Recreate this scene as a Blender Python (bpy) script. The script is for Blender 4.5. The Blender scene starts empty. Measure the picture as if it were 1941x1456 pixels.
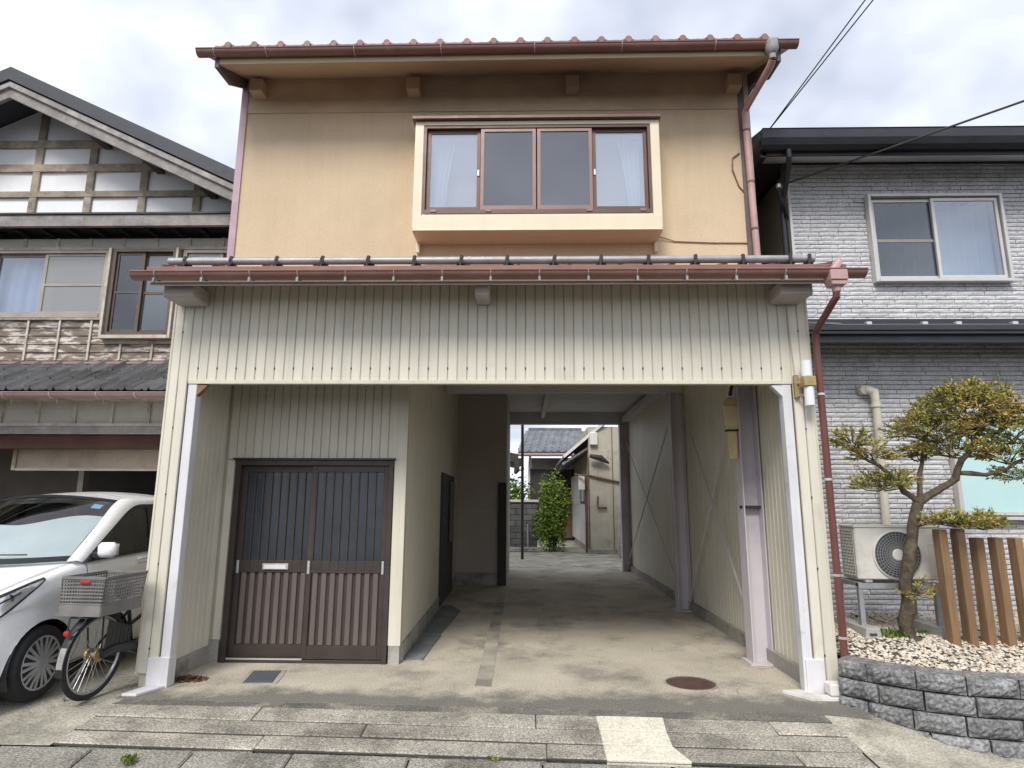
import bpy, bmesh, math, random
from mathutils import Vector, Matrix
random.seed(11)
R = random.Random(5)
PI = math.pi
scene = bpy.context.scene
COL = scene.collection

# ------------------------------------------------------------------ camera
cam_data = bpy.data.cameras.new('camera')
cam_data.sensor_width = 36.0
cam_data.lens = 21.976
cam_data.clip_end = 600
cam = bpy.data.objects.new('camera', cam_data)
COL.objects.link(cam)
_p, _y, _r = math.radians(10.732), math.radians(-1.335), math.radians(0.2736)
_f = Vector((math.sin(_y)*math.cos(_p), math.cos(_y)*math.cos(_p), math.sin(_p)))
_rt = Vector((math.cos(_y), -math.sin(_y), 0)); _up = _rt.cross(_f)
_r2 = _rt*math.cos(_r)+_up*math.sin(_r); _u2 = -_rt*math.sin(_r)+_up*math.cos(_r)
_m = Matrix((_r2, _u2, -_f)).transposed().to_4x4(); _m.translation = (0, 0, 1.55)
cam.matrix_world = _m
scene.camera = cam

# ------------------------------------------------------------------ sky and sun
SUN_EL, SUN_AZ = math.radians(46), math.radians(196)      # azimuth clockwise from +Y: behind the viewer, a little left
world = bpy.data.worlds.new('World'); scene.world = world; world.use_nodes = True
nt = world.node_tree; nd = nt.nodes; nd.clear()
out = nd.new('ShaderNodeOutputWorld'); bg = nd.new('ShaderNodeBackground')
sky = nd.new('ShaderNodeTexSky'); sky.sky_type = 'NISHITA'; sky.sun_disc = False
sky.sun_elevation = SUN_EL; sky.sun_rotation = SUN_AZ
tc = nd.new('ShaderNodeTexCoord'); sep = nd.new('ShaderNodeSeparateXYZ')
nt.links.new(tc.outputs['Generated'], sep.inputs[0])
zz = nd.new('ShaderNodeMath'); zz.operation = 'ADD'; zz.inputs[1].default_value = 0.35
nt.links.new(sep.outputs['Z'], zz.inputs[0])
zm = nd.new('ShaderNodeMath'); zm.operation = 'MAXIMUM'; zm.inputs[1].default_value = 0.2
nt.links.new(zz.outputs[0], zm.inputs[0])
dx = nd.new('ShaderNodeMath'); dx.operation = 'DIVIDE'; dy = nd.new('ShaderNodeMath'); dy.operation = 'DIVIDE'
nt.links.new(sep.outputs['X'], dx.inputs[0]); nt.links.new(zm.outputs[0], dx.inputs[1])
nt.links.new(sep.outputs['Y'], dy.inputs[0]); nt.links.new(zm.outputs[0], dy.inputs[1])
cmb = nd.new('ShaderNodeCombineXYZ'); nt.links.new(dx.outputs[0], cmb.inputs[0]); nt.links.new(dy.outputs[0], cmb.inputs[1])
cmb.inputs[2].default_value = 5.3
n1 = nd.new('ShaderNodeTexNoise'); n1.inputs['Scale'].default_value = 2.0; n1.inputs['Detail'].default_value = 4
n1.inputs['Roughness'].default_value = 0.55
nt.links.new(cmb.outputs[0], n1.inputs['Vector'])
cr = nd.new('ShaderNodeValToRGB')
cr.color_ramp.elements[0].position = 0.33; cr.color_ramp.elements[0].color = (0.33, 0.36, 0.43, 1)
cr.color_ramp.elements[1].position = 0.60; cr.color_ramp.elements[1].color = (0.74, 0.745, 0.77, 1)
e = cr.color_ramp.elements.new(0.47); e.color = (0.53, 0.555, 0.63, 1)
nt.links.new(n1.outputs['Fac'], cr.inputs[0])
sc_ = nd.new('ShaderNodeMix'); sc_.data_type = 'RGBA'; sc_.blend_type = 'MULTIPLY'; sc_.inputs['Factor'].default_value = 1
nt.links.new(cr.outputs[0], sc_.inputs['A']); sc_.inputs['B'].default_value = (10, 10, 10, 1)
mx = nd.new('ShaderNodeMix'); mx.data_type = 'RGBA'; mx.inputs['Factor'].default_value = 0.9
nt.links.new(sky.outputs[0], mx.inputs['A']); nt.links.new(sc_.outputs['Result'], mx.inputs['B'])
nt.links.new(mx.outputs['Result'], bg.inputs['Color']); bg.inputs['Strength'].default_value = 0.1
nt.links.new(bg.outputs[0], out.inputs[0])
sl = bpy.data.lights.new('sun', 'SUN'); sl.energy = 1.6; sl.angle = math.radians(22); sl.color = (1, 0.96, 0.9)
sun = bpy.data.objects.new('sun', sl); COL.objects.link(sun)
_d = Vector((math.sin(SUN_AZ)*math.cos(SUN_EL), math.cos(SUN_AZ)*math.cos(SUN_EL), math.sin(SUN_EL)))
sun.rotation_euler = _d.to_track_quat('Z', 'Y').to_euler(); sun.location = _d*40
vs = scene.view_settings
vs.view_transform = 'Standard'; vs.look = 'None'; vs.exposure = 0.95; vs.gamma = 1; vs.use_curve_mapping = False
scene.cycles.max_bounces = 8; scene.cycles.diffuse_bounces = 6; scene.cycles.caustics_reflective = False; scene.cycles.caustics_refractive = False

# ------------------------------------------------------------------ materials
MATS = {}
def mat(name, col, rough=0.7, var=0.1, scale=2.5, bump=0.0, bscale=60, metal=0.0, spec=0.4, streak=0.0, rnd=0.0,
        dirt=None, dscale=3.0, dlo=0.5, dhi=0.68, damt=0.8, speck=0.0, sscale=140, coat=0.0, stretch=(1, 1, 1), moss=None, crack=0.0):
    if name in MATS: return MATS[name]
    m = bpy.data.materials.new(name); m.use_nodes = True; MATS[name] = m
    t = m.node_tree; N = t.nodes; L = t.links
    b = N['Principled BSDF']
    b.inputs['Roughness'].default_value = rough; b.inputs['Metallic'].default_value = metal
    b.inputs['Specular IOR Level'].default_value = spec; b.inputs['Coat Weight'].default_value = coat
    g = N.new('ShaderNodeNewGeometry')
    mp = N.new('ShaderNodeMapping'); mp.inputs['Scale'].default_value = stretch
    L.new(g.outputs['Position'], mp.inputs['Vector'])
    def noise(s, det=3, vec=None, ro=0.6):
        n = N.new('ShaderNodeTexNoise'); n.inputs['Scale'].default_value = s; n.inputs['Detail'].default_value = det
        n.inputs['Roughness'].default_value = ro
        L.new(vec or mp.outputs[0], n.inputs['Vector']); return n.outputs['Fac']
    def mixc(fac, a, b_, mode='MIX'):
        x = N.new('ShaderNodeMix'); x.data_type = 'RGBA'; x.blend_type = mode
        if isinstance(fac, (int, float)): x.inputs['Factor'].default_value = fac
        else: L.new(fac, x.inputs['Factor'])
        for k, v in (('A', a), ('B', b_)):
            if isinstance(v, tuple): x.inputs[k].default_value = (*v[:3], 1)
            else: L.new(v, x.inputs[k])
        return x.outputs['Result']
    def rng(fac, lo, hi, a=0.0, b_=1.0):
        x = N.new('ShaderNodeMapRange'); x.inputs[1].default_value = lo; x.inputs[2].default_value = hi
        x.inputs[3].default_value = a; x.inputs[4].default_value = b_
        L.new(fac, x.inputs[0]); return x.outputs[0]
    c = tuple(col)
    lo = tuple(max(0, v*(1-var)) for v in c); hi = tuple(min(1, v*(1+var)) for v in c)
    res = mixc(rng(noise(scale), 0.3, 0.7), lo, hi)
    if dirt:
        res = mixc(rng(noise(dscale, 5, None, 0.68), dlo, dhi, 0, damt), res, tuple(dirt))
    if moss:                                             # growth along one edge: (y where it ends, y where it is full, ragged width, colour)
        sy = N.new('ShaderNodeSeparateXYZ'); L.new(g.outputs['Position'], sy.inputs[0])
        aa = N.new('ShaderNodeMath'); aa.operation = 'MULTIPLY_ADD'; aa.inputs[1].default_value = moss[2]
        L.new(noise(2.2, 8, None, 0.7), aa.inputs[0]); L.new(sy.outputs['Y'], aa.inputs[2])
        res = mixc(rng(aa.outputs[0], moss[0]+moss[2]/2, moss[1]+moss[2]/2, 0, 0.85), res, moss[3])
    if crack:                                            # sparse hairline cracks
        wn_ = N.new('ShaderNodeTexNoise'); wn_.inputs['Scale'].default_value = 4; wn_.inputs['Detail'].default_value = 3; L.new(g.outputs['Position'], wn_.inputs['Vector'])
        wa = N.new('ShaderNodeMix'); wa.data_type = 'RGBA'; wa.blend_type = 'ADD'; wa.inputs['Factor'].default_value = 0.35
        L.new(g.outputs['Position'], wa.inputs['A']); L.new(wn_.outputs['Color'], wa.inputs['B'])
        vo = N.new('ShaderNodeTexVoronoi'); vo.feature = 'DISTANCE_TO_EDGE'; vo.inputs['Scale'].default_value = crack; L.new(wa.outputs['Result'], vo.inputs['Vector'])
        k1 = rng(vo.outputs['Distance'], 0.0, 0.006*crack, 0.75, 0.0)
        k2 = rng(noise(0.9, 2), 0.5, 0.58)
        km = N.new('ShaderNodeMath'); km.operation = 'MULTIPLY'; L.new(k1, km.inputs[0]); L.new(k2, km.inputs[1])
        res = mixc(km.outputs[0], res, tuple(v*0.35 for v in col))
    if streak:
        ms = N.new('ShaderNodeMapping'); ms.inputs['Scale'].default_value = (9, 9, 0.5)
        L.new(g.outputs['Position'], ms.inputs['Vector'])
        k = rng(noise(1.6, 3, ms.outputs[0]), 0.45, 0.75, 1.0, 1.0-streak)
        cc = N.new('ShaderNodeCombineXYZ')
        for i in range(3): L.new(k, cc.inputs[i])
        res = mixc(1.0, res, cc.outputs[0], 'MULTIPLY')
    if speck:
        k = rng(noise(sscale, 1), 0.35, 0.65, 1-speck, 1+speck)
        cc = N.new('ShaderNodeCombineXYZ')
        for i in range(3): L.new(k, cc.inputs[i])
        res = mixc(1.0, res, cc.outputs[0], 'MULTIPLY')
    if rnd:
        oi = N.new('ShaderNodeObjectInfo')
        k = rng(oi.outputs['Random'], 0, 1, 1-rnd, 1+rnd)
        cc = N.new('ShaderNodeCombineXYZ')
        for i in range(3): L.new(k, cc.inputs[i])
        res = mixc(1.0, res, cc.outputs[0], 'MULTIPLY')
    L.new(res, b.inputs['Base Color'])
    if 0.15 < rough < 0.6:
        rv = rng(noise(scale*3), 0.3, 0.7, max(0.02, rough-0.08), min(1, rough+0.08)); L.new(rv, b.inputs['Roughness'])
    if bump:
        bp_ = N.new('ShaderNodeBump'); bp_.inputs['Strength'].default_value = bump; bp_.inputs['Distance'].default_value = 0.01
        L.new(noise(bscale, 3), bp_.inputs['Height']); L.new(bp_.outputs[0], b.inputs['Normal'])
    return m
def glass(name, tint=(0.75, 0.8, 0.82), refl=0.12, rough=0.02, milky=0.0, milk=(0.6, 0.65, 0.72)):
    if name in MATS: return MATS[name]
    m = bpy.data.materials.new(name); m.use_nodes = True; MATS[name] = m
    t = m.node_tree; N = t.nodes; L = t.links; N.clear()
    o = N.new('ShaderNodeOutputMaterial'); tr = N.new('ShaderNodeBsdfTransparent'); gl = N.new('ShaderNodeBsdfGlossy')
    tr.inputs[0].default_value = (*tint, 1); gl.inputs['Roughness'].default_value = rough
    ge = N.new('ShaderNodeNewGeometry'); dt = N.new('ShaderNodeVectorMath'); dt.operation = 'DOT_PRODUCT'   # two-sided Schlick reflectance of a thin pane
    L.new(ge.outputs['Incoming'], dt.inputs[0]); L.new(ge.outputs['Normal'], dt.inputs[1])
    def mth(op, a, b_=None, c_=None):
        x = N.new('ShaderNodeMath'); x.operation = op
        for i, v in enumerate((a, b_, c_)):
            if v is None: continue
            if isinstance(v, (int, float)): x.inputs[i].default_value = v
            else: L.new(v, x.inputs[i])
        return x.outputs[0]
    ad = N.new('ShaderNodeMath'); ad.operation = 'MULTIPLY_ADD'; ad.inputs[1].default_value = 0.9; ad.inputs[2].default_value = 0.05+refl; ad.use_clamp = True
    L.new(mth('POWER', mth('SUBTRACT', 1.0, mth('ABSOLUTE', dt.outputs['Value'])), 5.0), ad.inputs[0])
    base = tr.outputs[0]
    if milky:
        df = N.new('ShaderNodeBsdfDiffuse'); df.inputs[0].default_value = (*milk, 1)
        x = N.new('ShaderNodeMixShader'); x.inputs[0].default_value = milky
        L.new(tr.outputs[0], x.inputs[1]); L.new(df.outputs[0], x.inputs[2]); base = x.outputs[0]
    mxs = N.new('ShaderNodeMixShader'); L.new(ad.outputs[0], mxs.inputs[0]); L.new(base, mxs.inputs[1]); L.new(gl.outputs[0], mxs.inputs[2])
    L.new(mxs.outputs[0], o.inputs[0]); return m
def leafmat(name, cols, rough=0.6):
    m = bpy.data.materials.new(name); m.use_nodes = True
    t = m.node_tree; N = t.nodes; L = t.links; b = N['Principled BSDF']; b.inputs['Roughness'].default_value = rough
    b.inputs['Specular IOR Level'].default_value = 0.3
    g = N.new('ShaderNodeNewGeometry'); r = N.new('ShaderNodeValToRGB')
    ns = N.new('ShaderNodeTexNoise'); ns.inputs['Scale'].default_value = 3.5; L.new(g.outputs['Position'], ns.inputs['Vector'])
    mm = N.new('ShaderNodeMath'); mm.operation = 'MULTIPLY_ADD'; mm.inputs[1].default_value = 1.5; mm.inputs[2].default_value = -0.6
    L.new(ns.outputs['Fac'], mm.inputs[0])
    ad = N.new('ShaderNodeMath'); ad.operation = 'MULTIPLY_ADD'; ad.inputs[1].default_value = 0.75
    L.new(g.outputs['Random Per Island'], ad.inputs[0]); L.new(mm.outputs[0], ad.inputs[2])
    L.new(ad.outputs[0], r.inputs[0])
    n = len(cols)
    for i, c in enumerate(cols):
        if i < 2: el = r.color_ramp.elements[i]; el.position = i/(n-1)
        else: el = r.color_ramp.elements.new(i/(n-1))
        el.color = (*c, 1)
    for i, c in enumerate(cols):
        pass
    L.new(r.outputs[0], b.inputs['Base Color'])
    MATS[name] = m
    return m

# ------------------------------------------------------------------ mesh helpers
class MB:
    def __init__(s): s.v = []; s.f = []
    def add(s, vs, fs):
        o = len(s.v); s.v += [tuple(p) for p in vs]; s.f += [tuple(i+o for i in f) for f in fs]; return s
    def box(s, x0, x1, y0, y1, z0, z1):
        if x0 > x1: x0, x1 = x1, x0
        if y0 > y1: y0, y1 = y1, y0
        if z0 > z1: z0, z1 = z1, z0
        return s.add([(x0,y0,z0),(x1,y0,z0),(x1,y1,z0),(x0,y1,z0),(x0,y0,z1),(x1,y0,z1),(x1,y1,z1),(x0,y1,z1)],
                     [(0,3,2,1),(4,5,6,7),(0,1,5,4),(1,2,6,5),(2,3,7,6),(3,0,4,7)])
    def beam(s, a, b, w, h, up=(0, 0, 1)):
        a = Vector(a); b = Vector(b); d = (b-a).normalized(); u = Vector(up)
        sd = d.cross(u)
        if sd.length < 1e-4: sd = d.cross(Vector((0, 1, 0)))
        sd.normalize(); u = sd.cross(d)
        P = []
        for p in (a, b):
            for i, j in ((-1,-1),(1,-1),(1,1),(-1,1)): P.append(p+sd*(i*w/2)+u*(j*h/2))
        return s.add(P, [(0,1,2,3),(7,6,5,4),(0,4,5,1),(1,5,6,2),(2,6,7,3),(3,7,4,0)])
    def tube(s, pts, r, n=8, cap=True):
        pts = [Vector(p) for p in pts]; k = len(pts)
        rr = r if isinstance(r, (list, tuple)) else [r]*k
        t = [(pts[min(i+1, k-1)]-pts[max(i-1, 0)]).normalized() for i in range(k)]
        nrm = t[0].orthogonal().normalized(); P = []
        for i in range(k):
            nrm = (nrm-t[i]*nrm.dot(t[i]))
            if nrm.length < 1e-6: nrm = t[i].orthogonal()
            nrm.normalize(); bi = t[i].cross(nrm)
            for j in range(n):
                a = 2*PI*j/n; P.append(pts[i]+(nrm*math.cos(a)+bi*math.sin(a))*rr[i])
        F = [(i*n+j, i*n+(j+1) % n, (i+1)*n+(j+1) % n, (i+1)*n+j) for i in range(k-1) for j in range(n)]
        if cap: F += [tuple(range(n-1, -1, -1)), tuple((k-1)*n+j for j in range(n))]
        return s.add(P, F)
    def prism(s, poly, ax, a, b):
        def q(p, h):
            return {'x': (h, p[0], p[1]), 'y': (p[0], h, p[1]), 'z': (p[0], p[1], h)}[ax]
        n = len(poly); P = [q(p, a) for p in poly]+[q(p, b) for p in poly]
        F = [tuple(range(n-1, -1, -1)), tuple(range(n, 2*n))]+[(i, (i+1) % n, n+(i+1) % n, n+i) for i in range(n)]
        return s.add(P, F)
    def grid(s, fn, nu, nv):
        P = [fn(i/nu, j/nv) for i in range(nu+1) for j in range(nv+1)]
        F = [(i*(nv+1)+j, (i+1)*(nv+1)+j, (i+1)*(nv+1)+j+1, i*(nv+1)+j+1) for i in range(nu) for j in range(nv)]
        return s.add(P, F)
    def lathe(s, prof, n=24, c=(0, 0, 0), ax='z', cap=True):
        P = []; k = len(prof)
        for (r, h) in prof:
            for j in range(n):
                a = 2*PI*j/n; x, y = r*math.cos(a), r*math.sin(a)
                p = {'z': (x, y, h), 'y': (x, h, y), 'x': (h, x, y)}[ax]
                P.append((p[0]+c[0], p[1]+c[1], p[2]+c[2]))
        F = [(i*n+j, i*n+(j+1) % n, (i+1)*n+(j+1) % n, (i+1)*n+j) for i in range(k-1) for j in range(n)]
        if cap: F += [tuple(range(n-1, -1, -1)), tuple((k-1)*n+j for j in range(n))]
        return s.add(P, F)
    def mesh(s, name='m', bevel=0, smooth=False, seg=1):
        me = bpy.data.meshes.new(name); me.from_pydata(s.v, [], s.f)
        bm = bmesh.new(); bm.from_mesh(me)
        bmesh.ops.recalc_face_normals(bm, faces=bm.faces)
        if bevel: bmesh.ops.bevel(bm, geom=bm.edges[:], offset=bevel, segments=seg, affect='EDGES', clamp_overlap=True)
        if smooth:
            for f in bm.faces: f.smooth = True
            if smooth != 'all':
                for ed in bm.edges:
                    if len(ed.link_faces) == 2 and ed.calc_face_angle(0) > 0.7: ed.smooth = False
        bm.to_mesh(me); bm.free(); return me

ORI = {}
def thing(name, label, cat, loc=(0, 0, 0), group=None):
    o = bpy.data.objects.new(name, None); COL.objects.link(o); o.location = loc; o.empty_display_size = 0.1
    o['label'] = label; o['category'] = cat
    if group: o['group'] = group
    ORI[o.name] = Vector(loc); return o
def part(name, mb, m, parent=None, loc=(0, 0, 0), rot=None, scl=None, bevel=0, smooth=False, label=None, kind=None):
    me = mb.mesh(name, bevel, smooth) if isinstance(mb, MB) else mb
    o = bpy.data.objects.new(name, me); COL.objects.link(o)
    if m is not None and not me.materials: me.materials.append(m)
    base = ORI[parent.name] if parent else Vector((0, 0, 0))
    o.location = Vector(loc)-base; ORI[o.name] = Vector(loc)
    if rot is not None: o.rotation_euler = rot
    if scl is not None: o.scale = scl
    if parent: o.parent = parent
    if label: o['label'] = label
    if kind: o['kind'] = kind
    return o
def single(name, mb, m, label, cat, group=None, **k):
    o = part(name, mb, m, None, **k); o['label'] = label; o['category'] = cat
    if group: o['group'] = group
    return o
def struct(name, mb, m, **k):
    return part(name, mb, m, None, kind='structure', **k)
def B(*a): return MB().box(*a)
def G(x, y):                                             # ground height: the forecourt falls to the street and to the right
    z = -0.10*max(0.0, 5.2-y)
    s = min(1, max(0, (x-2.2)/1.2)); s = s*s*(3-2*s)
    z -= 0.13*s*min(1, max(0, (5.5-y)/0.5))
    return z
# ------------------------------------------------------------------ ground, apron, floor
mat('asphalt', (0.06, 0.06, 0.06), 0.9, 0.15, 4, 0.5, 120, speck=0.3)
mat('floor_concrete', (0.50, 0.45, 0.36), 0.85, 0.14, 1.6, 0.3, 55, dirt=(0.17, 0.155, 0.135), dscale=1.15, dlo=0.5, dhi=0.68, damt=0.8, stretch=(1, 0.8, 1), crack=0.55, speck=0.22, sscale=75, moss=(5.66, 5.40, 1.15, (0.135, 0.128, 0.112)))
mat('old_concrete', (0.42, 0.395, 0.32), 0.9, 0.22, 1.6, 0.4, 60, dirt=(0.15, 0.14, 0.115), dscale=2.2, dlo=0.46, dhi=0.66, damt=0.8, speck=0.25, sscale=60)
mat('moss_concrete', (0.14, 0.132, 0.115), 0.9, 0.25, 1.8, 0.5, 70, dirt=(0.38, 0.34, 0.27), dscale=2.6, dlo=0.5, dhi=0.7, damt=0.8, speck=0.3, sscale=75)
mat('slab', (0.38, 0.35, 0.295), 0.92, 0.2, 1.3, 0.9, 75, dirt=(0.115, 0.105, 0.085), dscale=2.4, dlo=0.42, dhi=0.68, damt=0.75, speck=0.42, sscale=80, rnd=0.12)
mat('kerb', (0.27, 0.255, 0.22), 0.95, 0.2, 2, 1.0, 60, dirt=(0.09, 0.085, 0.065), dscale=3, damt=0.8, speck=0.4, sscale=80, rnd=0.1)
mat('gap', (0.06, 0.054, 0.045), 0.95, 0.2, 8)
mat('cream_paint', (0.68, 0.64, 0.52), 0.75, 0.06, 3, 0.35, 70, dirt=(0.36, 0.33, 0.26), dscale=6, dlo=0.50, dhi=0.72, damt=0.6, speck=0.16, sscale=60)
mat('plinth', (0.34, 0.325, 0.29), 0.9, 0.15, 3, 0.3, 80, dirt=(0.15, 0.14, 0.12), dscale=4, speck=0.15)

g = MB()
xs = [-300, -60, -20, -9, -6, -4.5, -3.3]+[-3.0+0.2*i for i in range(36)]+[5, 7, 10, 20, 60, 300]
ys = [-300, -60, -15, -4, 0, 2, 3, 3.6, 4.0]+[4.12+0.12*i for i in range(12)]+[5.8, 8, 12, 20, 60, 300]
zf = lambda x, y: G(x, y)-0.14 if y < 4.02 else G(x, y)-0.06
P_ = [(x, y, max(-0.36, zf(x, y)) if y > 3.5 else -0.36) for x in xs for y in ys]; nY = len(ys)
g.add(P_, [(i*nY+j, (i+1)*nY+j, (i+1)*nY+j+1, i*nY+j+1) for i in range(len(xs)-1) for j in range(nY-1)])
struct('ground', g, MATS['asphalt'])

# garage floor of the house, a thick sheet with the worn street edge
fl = MB(); N_ = 60; top = []
for i in range(N_+1):
    x = -3.28+5.86*i/N_
    top.append((x, 5.20-.03*x+0.012*math.sin(x*4.1+1)))
fl.prism(top+[(2.58, 15.6), (-3.28, 15.6)], 'z', -0.2, 0.0)
struct('garage_floor', fl, MATS['floor_concrete'])
# mossy wet looking strip between the slabs and the floor
fs = MB()
fs.grid(lambda u, v: (-3.22+5.60*u, 5.085-.033*(-3.22+5.6*u)+0.4*v, G(-3.22+5.6*u, 5.085-.033*(-3.22+5.6*u)+0.4*v)-0.006), 40, 8)
struct('threshold_strip', fs, MATS['moss_concrete'])
# the neighbour's forecourt on the left
lf = MB(); lf.grid(lambda u, v: (-12+8.79*u, 4.52+11*v, G(-5, 4.52+11*v)-0.004), 30, 60)
struct('neighbour_forecourt', lf, MATS['old_concrete'])
# concrete wedge on the right, in front of the block wall
wd = MB(); wd.grid(lambda u, v: (2.235+3.2*u, 4.345+1.13*v, G(2.235+3.2*u, 4.345+1.13*v)-0.002), 24, 12)
struct('forecourt_wedge', wd, MATS['old_concrete'])
cy = MB().box(-7, 7, 15.6, 46, -0.25, -0.005); struct('courtyard_path', cy, MATS['old_concrete'])
gd = MB().grid(lambda u, v: (2.56+5.5*u, 4.9+1.75*v, 0.29+0.13*min(1, v*1.7)), 20, 10)

# paving slabs in four rows
apron = struct('paved_apron', MB().grid(lambda u, v: (-3.24+5.6*u, 4.43+0.67*v-.033*(-3.24+5.6*u), G(-3.24+5.6*u, 4.43+0.67*v-.033*(-3.24+5.6*u))-0.007), 20, 8), MATS['gap'])
rows = [5.085, 4.855, 4.645, 4.435]; TL = lambda x: -.033*x
rs = random.Random(3)
for ri in range(3):
    y1, y0 = rows[ri], rows[ri+1]
    x = -3.212
    xe = 2.26-0.02*ri
    while x < xe-0.2:
        w = rs.uniform(0.9, 2.1)
        x2 = min(xe, x+w)
        if xe-x2 < 0.3: x2 = xe
        gx, gy = 0.0035, 0.0135
        zt = rs.uniform(0.0, 0.0022)
        s = MB(); n = 6
        X0, X1, Y0, Y1 = x+gx, x2-gx, y0+gy, y1-gy
        jit = [(rs.uniform(-.004, .004), rs.uniform(-.009, .009)) for _ in range(4)]
        cs = [(X0+jit[0][0], Y0+TL(X0)+jit[0][1]), (X1+jit[1][0], Y0+TL(X1)+jit[1][1]), (X1+jit[2][0], Y1+TL(X1)+jit[2][1]), (X0+jit[3][0], Y1+TL(X0)+jit[3][1])]
        s.add([(a, b, G(a, b)+zt) for a, b in cs]+[(a, b, G(a, b)-0.05) for a, b in cs],
              [(0, 1, 2, 3), (7, 6, 5, 4), (0, 4, 5, 1), (1, 5, 6, 2), (2, 6, 7, 3), (3, 7, 4, 0)])
        part('paving_slab', s, MATS['slab'], apron, bevel=0.006)
        x = x2
# kerb stones along the street
kb = struct('kerb', MB().box(-7.5, 4.2, 4.2, 4.34, -0.36, -0.16), MATS['gap'])
x = -7.4
while x < 4.0:
    w = rs.uniform(0.55, 0.95); dz = rs.uniform(-0.006, 0.004); yf = 4.16 if x > -2.5 else 4.25
    s = MB(); X0, X1 = x+0.006, x+w-0.006
    cs = [(X0, yf+rs.uniform(-.01, .01)), (X1, yf+rs.uniform(-.01, .01)), (X1, 4.43-.033*max(-3.3, min(X1, 2.4))), (X0, 4.43-.033*max(-3.3, min(X0, 2.4)))]
    zt = [G(a, b)-0.012+dz-(0.02 if i < 2 else 0) for i, (a, b) in enumerate(cs)]
    s.add([(a, b, z) for (a, b), z in zip(cs, zt)]+[(a, b-(0.02 if i < 2 else 0), -0.355) for i, (a, b) in enumerate(cs)],
          [(0, 1, 2, 3), (7, 6, 5, 4), (0, 4, 5, 1), (1, 5, 6, 2), (2, 6, 7, 3), (3, 7, 4, 0)])
    part('kerb_stone', s, MATS['kerb'], kb, bevel=0.011, smooth=False)
    x += w
# pale repaired drain channel let into the floor
dc = MB().prism([(-0.44, 5.75), (-0.30, 5.72), (-0.33, 9.3), (-0.36, 11.2), (-0.48, 11.2), (-0.47, 9.3)], 'z', 0.0, 0.005)
mat('pale_mortar', (0.40, 0.375, 0.31), 0.9, 0.2, 2.5, 0.3, 60, dirt=(0.22, 0.2, 0.165), dscale=1.6, dlo=0.45, dhi=0.62, damt=0.9, speck=0.15)
struct('drain_channel', dc, MATS['pale_mortar'])
# ------------------------------------------------------------------ the house over the carport
mat('siding', (0.69, 0.655, 0.55), 0.5, 0.05, 1.5, 0.0, rnd=0.03, streak=0.10, spec=0.4, dirt=(0.40, 0.36, 0.27), dscale=2.4, dlo=0.6, dhi=0.85, damt=0.5)
mat('siding_flat', (0.66, 0.62, 0.51), 0.55, 0.05, 1.2, 0.05, 30, streak=0.12)
mat('groove', (0.50, 0.465, 0.38), 0.7, 0.1, 3)
mat('stucco', (0.645, 0.51, 0.35), 0.92, 0.07, 1.8, 0.4, 110, dirt=(0.44, 0.32, 0.20), dscale=0.9, dlo=0.52, dhi=0.8, damt=0.5, streak=0.05, speck=0.045, sscale=60)
mat('stucco_blotched', (0.635, 0.50, 0.345), 0.92, 0.08, 1.4, 0.35, 160, dirt=(0.27, 0.20, 0.145), dscale=0.55, dlo=0.47, dhi=0.70, damt=0.6, stretch=(1, 1, 1.5))  # stucco of the top wall band, with broad darker brown noise blotches
mat('soffit', (0.52, 0.41, 0.28), 0.9, 0.08, 2, 0.1, 60)
mat('gutter_brown', (0.225, 0.115, 0.092), 0.42, 0.12, 3, 0.0, spec=0.5, dirt=(0.30, 0.17, 0.14), dscale=5, damt=0.6)
mat('maroon_pipe', (0.15, 0.055, 0.045), 0.4, 0.12, 3)
mat('lilac_pipe', (0.46, 0.335, 0.385), 0.5, 0.1, 2, 0.0, dirt=(0.28, 0.16, 0.16), dscale=2, damt=0.6)
mat('pink_pipe', (0.50, 0.33, 0.31), 0.45, 0.12, 2, 0.0, dirt=(0.32, 0.17, 0.15), dscale=3, damt=0.6)
mat('weathered_trim', (0.15, 0.125, 0.13), 0.7, 0.2, 3)
mat('grey_plastic', (0.32, 0.315, 0.30), 0.6, 0.15, 8, dirt=(0.12, 0.115, 0.11), dscale=12)
mat('roof_tile_red', (0.26, 0.14, 0.115), 0.55, 0.15, 5, 0.15, 60, rnd=0.12)
mat('bay_cream', (0.75, 0.67, 0.50), 0.45, 0.04, 1.5, streak=0.05)
mat('sash_brown', (0.135, 0.085, 0.07), 0.42, 0.1, 3, metal=0.25)
mat('sash_light', (0.24, 0.16, 0.14), 0.42, 0.1, 3, metal=0.25)
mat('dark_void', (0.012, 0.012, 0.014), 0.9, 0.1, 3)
mat('curtain', (0.90, 0.91, 0.93), 0.9, 0.04, 3)
mat('lining', (0.62, 0.70, 0.82), 0.9, 0.05, 2)
mat('galv', (0.33, 0.34, 0.35), 0.5, 0.15, 6, metal=0.35, dirt=(0.25, 0.26, 0.27), dscale=4)
mat('iron_dark', (0.045, 0.04, 0.038), 0.7, 0.2, 6)
mat('steel_lilac', (0.58, 0.54, 0.57), 0.5, 0.06, 2, dirt=(0.32, 0.26, 0.26), dscale=2.5, dlo=0.55, dhi=0.8, damt=0.6)
mat('white_post', (0.70, 0.69, 0.705), 0.5, 0.05, 3, dirt=(0.36, 0.27, 0.19), dscale=5, dlo=0.58, dhi=0.78, damt=0.6, streak=0.1)
mat('door_brown', (0.056, 0.043, 0.037), 0.45, 0.15, 4, metal=0.1)
mat('door_board', (0.125, 0.10, 0.093), 0.5, 0.1, 3, rnd=0.06, stretch=(4, 4, 0.6))
mat('door_glass', (0.035, 0.042, 0.053), 0.22, 0.15, 2, spec=0.6, streak=0.1)
mat('silver', (0.66, 0.66, 0.66), 0.35, 0.05, 5, metal=0.7)
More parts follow.
